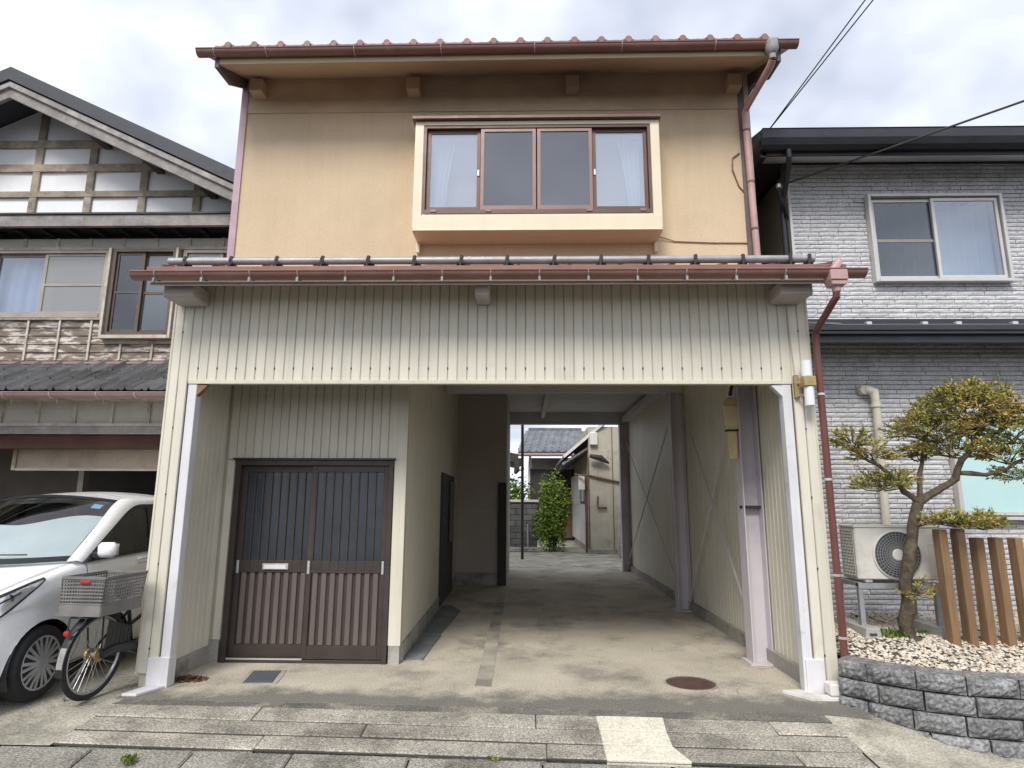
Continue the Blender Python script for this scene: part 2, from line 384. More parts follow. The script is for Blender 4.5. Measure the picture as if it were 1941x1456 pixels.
mat('ceiling_panel', (0.52, 0.52, 0.53), 0.8, 0.08, 2)
mat('taupe_panel', (0.44, 0.395, 0.355), 0.75, 0.06, 1.5)
mat('rust_wood', (0.25, 0.15, 0.09), 0.9, 0.25, 10)
mat('screen_grey', (0.19, 0.205, 0.23), 0.55, 0.05, 2)
glass('pane_pale', (0.9, 0.93, 0.97), 0.16, 0.02, 0.30, (0.70, 0.80, 0.95))
glass('pane_screen', (0.4, 0.42, 0.45), 0.12, 0.03, 0.5, (0.13, 0.15, 0.18))
glass('pane_dark', (0.5, 0.55, 0.58), 0.08, 0.03)

house = thing('house', 'two-storey house with tan stucco upper wall above a cream ribbed carport', 'house', (0, 10, 0))
HX0, HX1, FY, WY = -3.31, 2.58, 5.6, 6.45
S, SF = MATS['siding'], MATS['siding_flat']
# --- upper storey
part('upper_wall', B(-3.25, 2.53, WY, 15.3, 3.74, 6.44), MATS['stucco'], house)
part('wall_band', B(-3.245, 2.525, WY-0.012, WY, 5.95, 6.43), MATS['stucco_blotched'], house)
sf = MB().add([(-3.27, 5.84, 6.105), (2.62, 5.84, 6.135), (2.62, WY+.1, 6.48), (-3.27, WY+.1, 6.44), (-3.27, 5.84, 6.13), (2.62, 5.84, 6.16), (2.62, WY+.1, 6.51), (-3.27, WY+.1, 6.47)],
              [(0, 3, 2, 1), (4, 5, 6, 7), (0, 1, 5, 4), (1, 2, 6, 5), (2, 3, 7, 6), (3, 0, 4, 7)])
part('soffit', sf, MATS['soffit'], house)
part('fascia', MB().beam((-3.28, 5.822, 6.165), (2.63, 5.822, 6.195), 0.03, 0.13), MATS['soffit'], house)
for x in (-3.30, 2.595):
    part('verge_board', MB().prism([(5.80, 6.06), (5.80, 6.24), (6.60, 6.66), (15.3, 6.66), (15.3, 6.30), (6.60, 6.30), (6.46, 6.28), (6.12, 6.08)], 'x', x, x+0.045), MATS['weathered_trim'], house)
roof = part('roof', MB().prism([(5.80, 6.245), (10.9, 8.7), (16.0, 6.245), (16.0, 6.2), (10.9, 8.62), (5.80, 6.2)], 'x', -3.42, 2.74), MATS['roof_tile_red'], house)
# S-shaped tiles
tw = 0.2826
def tile_prof(u):
    return 0.052*math.exp(-((u-0.5)/0.17)**2)-0.012*math.cos(2*PI*(u-0.5))*0.6
tm = MB()
NU = 14
tp = []
for (yy, zz_) in ((0, 0), (0.32, 0.155)):
    for dz in (0.022, 0.0):
        tp.append([((i/NU-0.5)*tw, yy, zz_+tile_prof(i/NU)+dz) for i in range(NU+1)])
vv = [p for r_ in tp for p in r_]; n1_ = NU+1
ff = []
for i in range(NU):
    ff += [(i, i+1, 2*n1_+i+1, 2*n1_+i), (n1_+i+1, n1_+i, 3*n1_+i, 3*n1_+i+1), (i+1, i, n1_+i, n1_+i+1), (2*n1_+i, 2*n1_+i+1, 3*n1_+i+1, 3*n1_+i)]
ff += [(0, 2*n1_, 3*n1_, n1_), (NU, n1_+NU, 3*n1_+NU, 2*n1_+NU)]
tm.add(vv, ff); tm.lathe([(0.036, -0.012), (0.036, 0.004)], 10, (0, 0, 0.034), 'y')
tile_me = tm.mesh('roof_tile', smooth=True)
for r_ in range(2):
    for i in range(21):
        x = -3.17+tw*i
        z = 6.278+(x+3.2)/6*0.02+r_*0.15
        part('roof_tile', tile_me, MATS['roof_tile_red'], roof, (x, 5.79+r_*0.31, z), rot=(R.uniform(-.02, .02), R.uniform(-.012, .012), 0))
# upper gutter
def half_gutter(x0, x1, y, z, r, dz=0.0):
    m = MB(); n = 10; pr = []
    for k in range(n+1):
        a = PI+PI*k/n; pr.append((y+r*math.cos(a), z+r*math.sin(a)))
    pr += [(y+r*0.86, z), ]
    for k in range(n+1):
        a = 2*PI-PI*k/n; pr.append((y+(r-0.007)*math.cos(a), z+(r-0.007)*math.sin(a)+0.002))
    q = [(x0, p[0], p[1]) for p in pr]+[(x1, p[0], p[1]+dz) for p in pr]; k = len(pr)
    m.add(q, [(i, (i+1) % k, k+(i+1) % k, k+i) for i in range(k)]+[tuple(range(k-1, -1, -1)), tuple(range(k, 2*k))])
    m.tube([(x0, y-r, z), (x1, y-r, z+dz)], 0.008, 6)
    for xx, dd in ((x0, 0), (x1, dz)):
        m.add([(xx, y+r*math.cos(PI+PI*i/8), z+dd+r*math.sin(PI+PI*i/8)) for i in range(9)], [tuple(range(9))])
    return m
gu = part('gutter', half_gutter(-3.47, 2.80, 5.765, 6.215, 0.058, 0.022), MATS['gutter_brown'], house, smooth=True)
for i, x in enumerate((-3.28, -2.73, -1.80, -0.89, 0.085, 0.99, 1.95)):
    z = 6.215+(x+3.47)/6.27*0.022
    m = MB().tube([(x, 5.765+0.062*math.cos(PI+PI*k/8), z+0.062*math.sin(PI+PI*k/8)) for k in range(9)]+[(x, 5.83, z-0.02)], 0.006, 5)
    part('gutter_bracket', m, MATS['lilac_pipe'], gu)
# collector and downpipe on the right
co = MB().lathe([(0.055, 6.245), (0.065, 6.22), (0.066, 6.14), (0.05, 6.10), (0.034, 6.085), (0.034, 6.03)], 14, (2.525, 5.735, 0))
dp = part('downpipe', MB().tube([(2.525, 5.745, 6.03), (2.515, 5.80, 5.985), (2.46, 6.30, 5.90), (2.448, 6.37, 5.86), (2.448, 6.375, 5.7), (2.474, 6.375, 4.0)], 0.037, 10), MATS['pink_pipe'], house, smooth=True)
part('collector', co, MATS['grey_plastic'], dp, smooth=True)
for z in (5.62, 5.0, 4.45):
    part('pipe_strap', MB().lathe([(0.041, z), (0.041, z+0.022)], 12, (2.448+(5.7-z)*0.0153, 6.375, 0)), MATS['weathered_trim'], dp)
# corner trims
part('corner_trim', B(-3.30, -3.225, WY-0.02, WY+0.06, 3.8, 6.32), MATS['lilac_pipe'], house)
part('corner_trim', B(2.40, 2.47, WY-0.018, WY, 3.8, 6.30), MATS['weathered_trim'], house)
for x in (-3.08, -1.285, 0.518, 2.335):
    part('beam_end', B(x-0.075, x+0.075, 6.28, WY, 6.13, 6.285), MATS['soffit'], house, bevel=0.008)
# loose wires on the stucco
wr = MB().tube([(1.44, 6.42, 4.40), (1.62, 6.44, 4.352), (2.0, 6.44, 4.335), (2.44, 6.44, 4.33)], 0.006, 5)
wr.tube([(2.38, 6.44, 5.40), (2.30, 6.435, 5.34), (2.29, 6.435, 5.2), (2.35, 6.44, 5.0), (2.41, 6.44, 4.92)], 0.008, 5)
part('wire', wr, MATS['gutter_brown'], house)

# --- bay window
BY = 6.10
bay = part('bay_window', B(-1.20, -1.105, BY, WY, 4.36, 5.60).box(1.325, 1.42, BY, WY, 4.36, 5.60).box(-1.105, 1.325, BY, WY, 5.555, 5.60)
           .box(-1.19, 1.41, BY-0.006, WY, 4.345, 4.50).box(-1.105, 1.325, BY+0.012, WY, 4.50, 4.53), MATS['bay_cream'], house, bevel=0.004)
part('bay_cap', MB().prism([(BY-0.05, 5.605), (BY-0.05, 5.635), (WY, 5.70), (WY, 5.60)], 'x', -1.225, 1.435), MATS['sash_brown'], bay)
part('bay_flashing', B(-1.195, 1.415, BY-0.012, WY, 4.335, 4.347), MATS['bay_cream'], bay)
for x in (-1.20, 1.385): part('bay_foot', B(x, x+0.035, WY-0.06, WY-0.015, 4.22, 4.40), MATS['bay_cream'], bay)
fx0, fx1, fz0, fz1 = -1.105, 1.325, 4.53, 5.555
part('window_frame', B(fx0, fx0+.03, BY+.01, BY+.09, fz0, fz1).box(fx1-.03, fx1, BY+.01, BY+.09, fz0, fz1).box(fx0+.03, fx1-.03, BY+.01, BY+.09, fz1-.03, fz1).box(fx0+.03, fx1-.03, BY+.005, BY+.09, fz0, fz0+.045), MATS['sash_brown'], bay)
part('window_room', B(fx0, fx1, BY+.5, BY+.52, fz0-.3, fz1+.1), MATS['dark_void'], bay)
sx = [-1.072, -0.492, 0.108, 0.705, 1.292]
for i in range(4):
    a, b = sx[i]+0.003, sx[i+1]-0.003; pale = i in (0, 3)
    y = BY+0.052 if pale else BY+0.02
    fr = 0.036
    if i == 1: b -= 0.004
    if i == 2: a += 0.004
    z0, z1 = fz0+0.05, fz1-0.034
    s = part('sash', B(a, a+fr, y, y+.026, z0, z1).box(b-fr, b, y, y+.026, z0, z1).box(a+fr, b-fr, y, y+.026, z1-fr, z1).box(a+fr, b-fr, y, y+.026, z0, z0+fr+.01), MATS['sash_light' if not pale else 'sash_brown'], bay)
    part('pane' if pale else 'insect_screen', B(a+fr, b-fr, y+.011, y+.015, z0+fr, z1-fr), MATS['pane_pale' if pale else 'pane_screen'], bay)
    if pale:
        lx = a+fr+0.02 if i == 0 else b-fr-0.26
        sg = 1 if i == 0 else -1
        cu = MB().grid(lambda u, v: ((lx+0.0+(0.24*u)*(1-0.55*(1-v)**0.7 if True else 1)+(0.0 if i == 0 else 0.13*(1-v)**0.7)), BY+0.22+0.018*math.sin(u*22), z0+0.02+(z1-z0-.04)*v), 26, 10)
        part('curtain', cu, MATS['curtain'], bay, smooth='all')
        part('back_lining', B(a, b, BY+.40, BY+.41, z0, z1), MATS['lining'], bay)
        hx = b-0.02 if i == 0 else a+0.02
        part('sash_lock', B(hx-0.012, hx+0.012, y-0.012, y+.002, 4.98, 5.05), MATS['silver'], bay, bevel=0.004)
for x in (-0.98, -0.40, 0.66, 1.22): part('sill_clip', B(x-.03, x+.03, BY-.004, BY+.02, 4.548, 4.575), MATS['sash_light'], bay)

# --- pent roof over the carport front
pr_ = part('pent_roof', MB().prism([(5.19, 3.555), (5.19, 3.59), (WY, 3.98), (WY, 3.94)], 'x', -3.36, 2.76), MATS['gutter_brown'], house)
part('drip_edge', MB().beam((-3.36, 5.178, 3.562), (2.76, 5.178, 3.562), 0.018, 0.05), MATS['gutter_brown'], pr_, bevel=0.004)
for i in range(14):
    x = -3.30+6.0*i/13
    part('standing_seam', MB().beam((x, 5.30, 3.64), (x, WY-0.02, 3.995), 0.02, 0.035), MATS['gutter_brown'], pr_)
part('eave_board', B(-3.34, 2.72, 5.235, 5.26, 3.455, 3.555), MATS['soffit'], house)
part('eave_soffit', MB().prism([(5.24, 3.475), (5.24, 3.495), (FY+.03, 3.655), (FY+.03, 3.635)], 'x', -3.33, 2.70), MATS['soffit'], house)
part('eave_drip', B(-3.33, 2.70, 5.205, 5.232, 3.43, 3.452), MATS['steel_lilac'], house)
gl = part('lower_gutter', half_gutter(-3.44, 2.88, 5.125, 3.505, 0.062, 0.0), MATS['gutter_brown'], house, smooth=True)
for i in range(15):
    x = -3.22+0.4165*i
    if x > 2.5: break
    m = MB().tube([(x, 5.125+0.067*math.cos(PI+PI*k/8), 3.505+0.067*math.sin(PI+PI*k/8)) for k in range(9)]+[(x, 5.2, 3.49)], 0.006, 5)
    m.box(x-.009, x+.009, 5.06, 5.08, 3.405, 3.445)
    part('gutter_bracket', m, MATS['grey_plastic'], gl)
gr = part('snow_guard', MB().tube([(-3.24, 5.30, 3.685), (2.55, 5.30, 3.685)], 0.034, 12), MATS['galv'], house, smooth=True)
cm = MB().box(-.015, .015, -.038, .038, -.045, .038).box(-.02, .0, -.045, -.02, -.09, .015).box(-.045, .045, .0, .02, -.05, -.034).mesh('clamp', 0.005)
for i in range(14):
    x = -3.08+0.4165*i
    if x < 2.5: part('guard_clamp', cm, MATS['iron_dark'], gr, (x, 5.30, 3.685), rot=(0, R.uniform(-.08, .08), R.uniform(-.1, .1)))
part('guard_clamp', cm, MATS['iron_dark'], gr, (2.50, 5.30, 3.685))
# corbels under the eave
mat('corbel', (0.46, 0.41, 0.38), 0.85, 0.1, 4, 0.2, 60)
for x0, x1, z0, z1 in ((-3.27, -2.99, 3.35, 3.49), (2.24, 2.52, 3.355, 3.49), (-0.46, -0.33, 3.36, 3.49)):
    part('corbel', B(x0, x1, 5.30, FY-.006, z0, z1), MATS['corbel'], house, bevel=0.012)
# lower downpipe with collector
dl = part('downpipe', MB().tube([(2.625, 5.11, 3.36), (2.62, 5.11, 3.27), (2.605, 5.16, 3.23), (2.622, 5.50, 3.10), (2.622, 5.545, 3.06), (2.622, 5.55, 2.9), (2.63, 5.55, 0.10)], 0.03, 10), MATS['maroon_pipe'], house, smooth=True)
part('collector', MB().box(2.555, 2.70, 5.04, 5.18, 3.40, 3.49).prism([(2.57, 3.36), (2.685, 3.36), (2.70, 3.40), (2.555, 3.40)], 'y', 5.05, 5.17).lathe([(0.04, 3.37), (0.035, 3.31)], 12, (2.625, 5.11, 0)), MATS['pink_pipe'], dl, bevel=0.006)
part('collector_cap', MB().tube([(2.60, 5.10, 3.49), (2.66, 5.13, 3.56), (2.69, 5.16, 3.61)], 0.035, 8), MATS['pink_pipe'], dl, smooth=True)
for z in (1.75, 0.95, 0.45, 2.5):
    part('pipe_strap', MB().lathe([(0.034, z), (0.034, z+.02)], 10, (2.622+0.008*(2.9-z)/2.8, 5.55, 0)), MATS['silver'], dl)

# --- carport shell
part('side_wall', B(-3.30, -3.16, FY+.03, 15.3, -0.02, 3.45), SF, house)
part('side_wall', B(2.46, 2.575, FY+.03, 15.3, -0.02, 3.45), SF, house)
part('front_header', B(-3.30, 2.57, FY+.012, FY+.10, 2.63, 3.64), MATS['groove'], house)
part('ceiling', B(-3.2, 2.5, FY+.1, 15.2, 3.70, 3.735), MATS['ceiling_panel'], house)
def board_mesh(w, h):
    a, b, d = 0.002, 0.0075, 0.012
    m = MB(); P = []
    for z in (0, h):
        P += [(a, 0, z), (b, -d, z), (w-b, -d, z), (w-a, 0, z)]
    m.add(P, [(0, 1, 5, 4), (1, 2, 6, 5), (2, 3, 7, 6), (0, 3, 2, 1), (4, 5, 6, 7)])
    me = bpy.data.meshes.new('siding_board'); me.from_pydata(m.v, [], m.f); me.materials.append(S); return me
def boards(x, y, z0, z1, n, pitch, rz=0.0):
    me = board_mesh(pitch, z1-z0)
    c, s = math.cos(rz), math.sin(rz)
    for i in range(n):
        part('siding_board', me, S, house, (x+c*pitch*i, y+s*pitch*i, z0), rot=(0, 0, rz+R.uniform(-.006, .006)))
PT = 5.89/66
boards(HX0, FY+.012, 0.11, 3.63, 2, PT)
boards(HX0+2*PT, FY+.012, 2.645, 3.63, 62, PT)
boards(HX0+64*PT, FY+.012, 0.11, 3.63, 2, PT)
part('header_trim', B(-3.115, 2.39, FY-.012, FY+.06, 2.612, 2.645), SF, house)
part('edge_trim', B(-3.318, -3.300, FY-.006, FY+.05, 0.10, 3.62), SF, house)
part('edge_trim', B(2.568, 2.588, FY-.006, FY+.05, 0.10, 3.62), SF, house)
sc = MB()
for i in range(31):
    x = HX0+(3+2*i)*PT; sc.box(x-.004, x+.004, FY-.003, FY+.014, 2.752, 2.766)
for z in (1.0, 2.2, 0.3, 3.1, 1.6):
    for x in (HX0+PT, HX0+65*PT): sc.box(x-.004, x+.004, FY-.003, FY+.014, z, z+.014)
part('siding_screws', sc, MATS['iron_dark'], house, kind='stuff')
# posts at the opening
pl = part('opening_post', B(-3.115, -3.035, FY-.004, FY+.09, 0.0, 2.61), MATS['white_post'], house, bevel=0.004)
part('post_shoe', B(-3.215, -3.03, FY-.02, FY+.10, 0.0, 0.24).prism([(-3.26, FY-.26), (-3.14, FY-.26), (-3.04, FY-.02), (-3.20, FY-.02)], 'z', 0.001, 0.022), MATS['white_post'], pl, bevel=0.003)
part('post_bracket', MB().prism([(-3.035, 2.50), (-2.94, 2.60), (-3.035, 2.61)], 'y', FY+.0, FY+.06), MATS['rust_wood'], pl)
pr2 = part('opening_post', B(2.305, 2.385, FY-.004, FY+.09, 0.0, 2.61), MATS['white_post'], house, bevel=0.004)
part('post_shoe', B(2.32, 2.475, FY-.02, FY+.10, 0.012, 0.28), MATS['white_post'], pr2, bevel=0.003)
part('post_bracket', MB().prism([(2.305, 2.50), (2.21, 2.60), (2.305, 2.61)], 'y', FY+.0, FY+.06), MATS['white_post'], pr2)
# left return beside the entrance door
boards(-3.135, FY+.11, 0.16, 3.44, 8, 0.093, PI/2)
part('plinth', B(-3.16, -3.105, FY+.1, WY, 0.0, 0.16), MATS['plinth'], house)
# wall with the entrance door
part('door_wall', B(-3.16, -3.0, WY+.014, WY+.12, 0.2, 3.69).box(-3.0, -1.36, WY+.014, WY+.12, 1.975, 3.69).box(-1.36, -1.24, WY+.014, WY+.12, 0.17, 3.69), MATS['groove'], house)
boards(-3.10, WY+.014, 0.21, 1.965, 1, 0.088)
boards(-3.10, WY+.014, 1.985, 3.66, 20, 0.088)
part('door_corner_trim', B(-1.352, -1.232, WY-.006, WY+.02, 0.17, 3.66), SF, house)
part('plinth', B(-3.12, -3.02, WY-.01, WY+.1, 0.0, 0.21), MATS['plinth'], house)
part('plinth', B(-1.345, -1.238, WY-.01, WY+.1, 0.0, 0.17), MATS['plinth'], house)
# inner left wall, running back to the stair block
part('inner_wall', MB().prism([(-1.24, WY+.02), (-1.36, 12.4), (-1.55, 12.4), (-1.40, WY+.02)], 'z', 0.17, 3.69), SF, house)
part('plinth', MB().prism([(-1.225, WY+.1), (-1.345, 12.4), (-1.5, 12.4), (-1.40, WY+.1)], 'z', 0.0, 0.17), MATS['plinth'], house)
sd = part('side_door', MB().prism([(-1.275, 9.65), (-1.315, 11.5), (-1.345, 11.5), (-1.305, 9.65)], 'z', 0.03, 2.0), MATS['iron_dark'], house)
part('side_door_pane', MB().prism([(-1.268, 10.6), (-1.284, 11.35), (-1.30, 11.35), (-1.284, 10.6)], 'z', 0.9, 1.9), MATS['door_glass'], sd)
part('stair_block', B(-1.40, -0.39, 12.42, 15.2, 0.23, 3.69), MATS['taupe_panel'], house)
part('panel_seam', B(-1.36, -0.40, 12.413, 12.42, 1.37, 1.38).box(-0.56, -0.55, 12.413, 12.42, 0.25, 3.69), MATS['groove'], house)
part('plinth', B(-1.38, -0.40, 12.39, 15.2, 0.0, 0.23), MATS['plinth'], house)
part('dark_post', B(-0.55, -0.385, 12.33, 12.408, 0.0, 1.93), MATS['iron_dark'], house)
# right inner wall and steel frame
boards(2.46, FY+.10+0.0965*99, 0.13, 3.68, 99, 0.0965, -PI/2)
part('plinth', B(2.405, 2.46, FY+.1, 15.2, 0.0, 0.13), MATS['plinth'], house)
def hcol(x, y, w=0.2, d=0.2):
    return B(x, x+0.012, y-d/2, y+d/2, 0, 3.69).box(x+w-0.012, x+w, y-d/2, y+d/2, 0, 3.69).box(x+0.012, x+w-0.012, y+0.02, y+0.034, 0, 3.69)
for y in (6.68, 9.75, 15.1):
    c = part('steel_column', hcol(2.23, y), MATS['steel_lilac'], house)
    part('base_plate', B(2.19, 2.458, y-.14, y+.14, 0.0, 0.012), MATS['steel_lilac'], c)
part('column_clamp', B(2.225, 2.445, 6.62, 6.70, 1.50, 1.53), MATS['iron_dark'], house)
part('cross_beam', B(-1.25, 2.45, 9.66, 9.84, 3.25, 3.42), MATS['steel_lilac'], house)
part('end_lintel', B(-0.39, 2.45, 15.05, 15.25, 3.42, 3.70), MATS['ceiling_panel'], house)
part('ceiling_joist', B(0.36, 0.44, 9.85, 15.05, 3.56, 3.70), MATS['steel_lilac'], house)
part('wall_plate', B(2.30, 2.45, 9.85, 15.0, 3.46, 3.58), MATS['steel_lilac'], house)
for a, b in (((9.70, 3.25), (6.85, 0.15)), ((6.85, 3.0), (9.62, 0.08)), ((15.0, 3.0), (9.95, 0.18)), ((9.95, 3.1), (15.0, 0.25))):
    part('cross_brace', MB().tube([(2.37, *a), (2.37, *b)], 0.011, 6), MATS['steel_lilac'], house)
part('rear_post', B(2.33, 2.42, 15.26, 15.33, 0, 3.4), MATS['steel_lilac'], house)

# --- sliding entrance door
D0, D1 = -3.0, -1.36
door = part('sliding_door', B(D0, D0+.055, WY-.02, WY+.10, 0.0, 1.97).box(D1-.05, D1, WY-.02, WY+.10, 0.0, 1.97).box(D0+.055, D1-.05, WY-.02, WY+.10, 1.915, 1.97).box(D0+.055, D1-.05, WY-.01, WY+.10, 0.0, 0.03), MATS['door_brown'], house, bevel=0.003)
part('threshold', B(D0+.06, -2.19, WY-.014, WY+.0, 0.03, 0.045), MATS['silver'], door)
part('head_drip', B(D0-.02, D1+.02, WY-.045, WY+.01, 1.972, 1.99), MATS['door_brown'], door)
for li, (a, b, y) in enumerate(((D0+.055, -2.155, WY+.045), (-2.205, D1-.05, WY+.005))):
    lf_ = part('door_leaf', B(a, a+.05, y, y+.034, .035, 1.912).box(b-.05, b, y, y+.034, .035, 1.912).box(a+.05, b-.05, y, y+.034, 1.85, 1.912).box(a+.05, b-.05, y, y+.034, .845, .965).box(a+.05, b-.05, y, y+.034, .035, .16), MATS['door_brown'], door, bevel=0.003)
    part('door_pane', B(a+.05, b-.05, y+.018, y+.024, .965, 1.85), MATS['door_glass'], door)
    part('door_backing', B(a+.05, b-.05, y+.022, y+.03, .16, .845), MATS['door_brown'], door)
    n = 8; p = (b-a-.10)/n
    for k in range(n):
        x = a+.05+p*k
        part('door_board', B(x+.018, x+p-.018, y+.004, y+.022, .162, .843), MATS['door_board'], door, bevel=0.004)
        part('door_slat', B(x-.006 if k else x, x+.009, y+.002, y+.017, .967, 1.848), MATS['door_brown'], door)
        if k: part('rail_notch', B(x-.012, x+.012, y-.004, y+.0, .85, .96), MATS['door_brown'], door)
    hs = [a+.025] if li == 0 else [a+.022, b-.025]
    for hx in hs: part('door_handle', B(hx-.013, hx+.013, y-.010, y-.001, .835, .965), MATS['silver'], door, bevel=0.004)
part('mail_slot', B(-2.665, -2.40, WY+.03, WY+.044, .872, .935), MATS['silver'], door, bevel=0.005)
part('mail_flap', B(-2.645, -2.42, WY+.024, WY+.03, .882, .922), MATS['white_post'], door)
# ------------------------------------------------------------------ old timber house on the left
mat('plaster_white', (0.84, 0.84, 0.85), 0.9, 0.05, 2, 0.1, 40, dirt=(0.5, 0.49, 0.48), dscale=2, dlo=0.6, dhi=0.8, damt=0.5)
mat('timber', (0.38, 0.325, 0.25), 0.9, 0.3, 5, 0.4, 50, dirt=(0.15, 0.135, 0.125), dscale=4, damt=0.8, rnd=0.12)
mat('timber_grey', (0.30, 0.28, 0.265), 0.9, 0.25, 5, 0.4, 50, dirt=(0.50, 0.47, 0.45), dscale=6, dlo=0.5, dhi=0.7, damt=0.6, rnd=0.1)
mat('metal_roof_dark', (0.045, 0.05, 0.06), 0.5, 0.12, 3)
mat('peeling_board', (0.19, 0.155, 0.125), 0.95, 0.3, 6, 0.6, 40, dirt=(0.62, 0.56, 0.52), dscale=5.5, dlo=0.50, dhi=0.58, damt=0.85, rnd=0.2, stretch=(0.7, 1, 3))
mat('batten', (0.50, 0.455, 0.39), 0.9, 0.2, 5, 0.3, 40, rnd=0.15, dirt=(0.3, 0.25, 0.2), dscale=6)
mat('tile_black', (0.085, 0.088, 0.092), 0.26, 0.06, 2, rnd=0.4)
mat('pale_board', (0.50, 0.475, 0.43), 0.85, 0.1, 3, 0.2, 40, dirt=(0.33, 0.30, 0.26), dscale=3, damt=0.6, rnd=0.06)
mat('red_beam', (0.05, 0.018, 0.014), 0.8, 0.3, 3)
mat('tan_panel', (0.40, 0.325, 0.25), 0.8, 0.1, 2, dirt=(0.26, 0.21, 0.165), dscale=2)
mat('old_alu', (0.36, 0.32, 0.285), 0.5, 0.15, 4, metal=0.4)
mat('bronze_alu', (0.12, 0.095, 0.08), 0.5, 0.15, 4, metal=0.4)
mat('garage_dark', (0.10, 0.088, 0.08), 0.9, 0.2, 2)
mat('lace_blue', (0.62, 0.68, 0.80), 0.9, 0.05, 3)
glass('pane_clear', (0.82, 0.87, 0.93), 0.16, 0.02)
glass('pane_mesh', (0.62, 0.62, 0.62), 0.05, 0.2, 0.45, (0.50, 0.50, 0.50))
YL = 8.0
lh = thing('timber_house', 'weathered timber house with white plaster gable and open garage on the left', 'house', (-6.98, 10, 0))
RX, SLP = -6.98, 0.481
zt = lambda x, d=0: 7.317-SLP*abs(x-RX)-d
part('roof', MB().prism([(-10.5, zt(-10.5)), (RX, zt(RX)), (-3.50, zt(-3.5)), (-3.50, zt(-3.5, .185)), (RX, zt(RX, .185)), (-10.5, zt(-10.5, .185))], 'y', 7.36, 15), MATS['metal_roof_dark'], lh)
part('bargeboard', MB().prism([(-10.45, zt(-10.45, .19)), (RX, zt(RX, .19)), (-3.52, zt(-3.52, .19)), (-3.52, zt(-3.52, .42)), (RX, zt(RX, .42)), (-10.45, zt(-10.45, .42))], 'y', 7.42, 7.47), MATS['timber_grey'], lh)
part('barge_moulding', MB().prism([(-10.45, zt(-10.45, .205)), (RX, zt(RX, .205)), (-3.52, zt(-3.52, .205)), (-3.52, zt(-3.52, .28)), (RX, zt(RX, .28)), (-10.45, zt(-10.45, .28))], 'y', 7.385, 7.418), MATS['timber_grey'], lh)
part('gable_wall', MB().prism([(-10.0, 5.40), (-3.60, 5.40), (-3.60, zt(-3.60, .21)), (RX, zt(RX, .21)), (-10.0, zt(-10.0, .21))], 'y', YL, YL+.15), MATS['plaster_white'], lh)
for x in (-8.47, -7.70, -6.92, -6.135, -5.365, -4.59):
    part('gable_post', B(x-.055, x+.055, YL-.035, YL-.001, 5.44, zt(x, .23)), MATS['timber'], lh, bevel=0.006)
for z, h in ((6.535, .11), (6.165, .11), (5.765, .085)):
    hw = (zt(RX, .25)-z-0.05)/SLP
    part('gable_tie', B(max(-10, RX-hw), min(-3.6, RX+hw), YL-.041, YL-.0005, z-h/2, z+h/2), MATS['timber'], lh)
for x in (-5.95, -5.15, -4.35):
    part('purlin_end', B(x-.05, x+.05, 7.5, YL, zt(x, .36), zt(x, .21)), MATS['garage_dark'], lh)
# middle pent roof edge and the wall below
part('pent_edge', B(-10, -3.52, 7.66, 7.72, 5.145, 5.30), MATS['timber_grey'], lh)
part('pent_cover', MB().prism([(7.64, 5.305), (7.64, 5.33), (YL, 5.49), (YL, 5.46)], 'x', -10, -3.52), MATS['metal_roof_dark'], lh)
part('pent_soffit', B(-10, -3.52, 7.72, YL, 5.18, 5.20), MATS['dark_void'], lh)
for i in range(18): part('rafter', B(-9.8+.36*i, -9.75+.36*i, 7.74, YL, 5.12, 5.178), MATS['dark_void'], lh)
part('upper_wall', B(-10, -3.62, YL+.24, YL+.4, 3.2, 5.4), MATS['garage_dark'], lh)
part('frieze_board', B(-10, -3.62, YL-.02, YL+.02, 4.965, 5.10), MATS['pale_board'], lh)
for i in range(14): part('batten', B(-9.7+.46*i, -9.66+.46*i, YL-.035, YL-.021, 4.965, 5.10), MATS['batten'], lh)
part('lintel', B(-10, -3.62, YL-.06, YL+.02, 4.925, 4.963), MATS['batten'], lh)
def lwin(name, x0, x1, z0, z1, mid, fm, kinds, rail=None, y=YL-.05):
    w = part(name, B(x0, x0+.05, y, y+.12, z0, z1).box(x1-.05, x1, y, y+.12, z0, z1).box(x0+.05, x1-.05, y, y+.12, z1-.04, z1).box(x0+.05, x1-.05, y-.01, y+.12, z0, z0+.05), fm, lh)
    xs_ = [x0+.05]+mid+[x1-.05]
    for i in range(len(xs_)-1):
        a, b = xs_[i], xs_[i+1]; yy = y+.03+.035*(i % 2)
        m = B(a-.015, a+.03, yy, yy+.025, z0+.05, z1-.04).box(b-.03, b+.015, yy, yy+.025, z0+.05, z1-.04).box(a+.03, b-.03, yy, yy+.025, z1-.075, z1-.04).box(a+.03, b-.03, yy, yy+.025, z0+.05, z0+.095)
        if rail: m.box(a+.03, b-.03, yy, yy+.025, rail-.015, rail+.015)
        part('sash', m, fm, w)
        part('pane', B(a+.03, b-.03, yy+.01, yy+.014, z0+.09, z1-.07), kinds[i], w)
    return w
w1 = lwin('window', -8.0, -5.70, 3.965, 4.925, [-7.3, -6.6], MATS['old_alu'], [MATS['pane_clear'], MATS['pane_clear'], MATS['pane_mesh']], None)
part('window_rail', B(-6.57, -5.78, YL-.02, YL-.005, 4.42, 4.45), MATS['old_alu'], w1)
part('lace_curtain', MB().grid(lambda u, v: (-8+2.25*u, YL+.14+.02*math.sin(u*95)+.01*math.sin(u*41), 4.0+.9*v), 120, 2), MATS['lace_blue'], w1, smooth='all')
w2 = lwin('window', -5.62, -4.74, 3.70, 4.92, [-5.2], MATS['bronze_alu'], [MATS['pane_dark'], MATS['pane_screen']], 4.31, YL-.10)
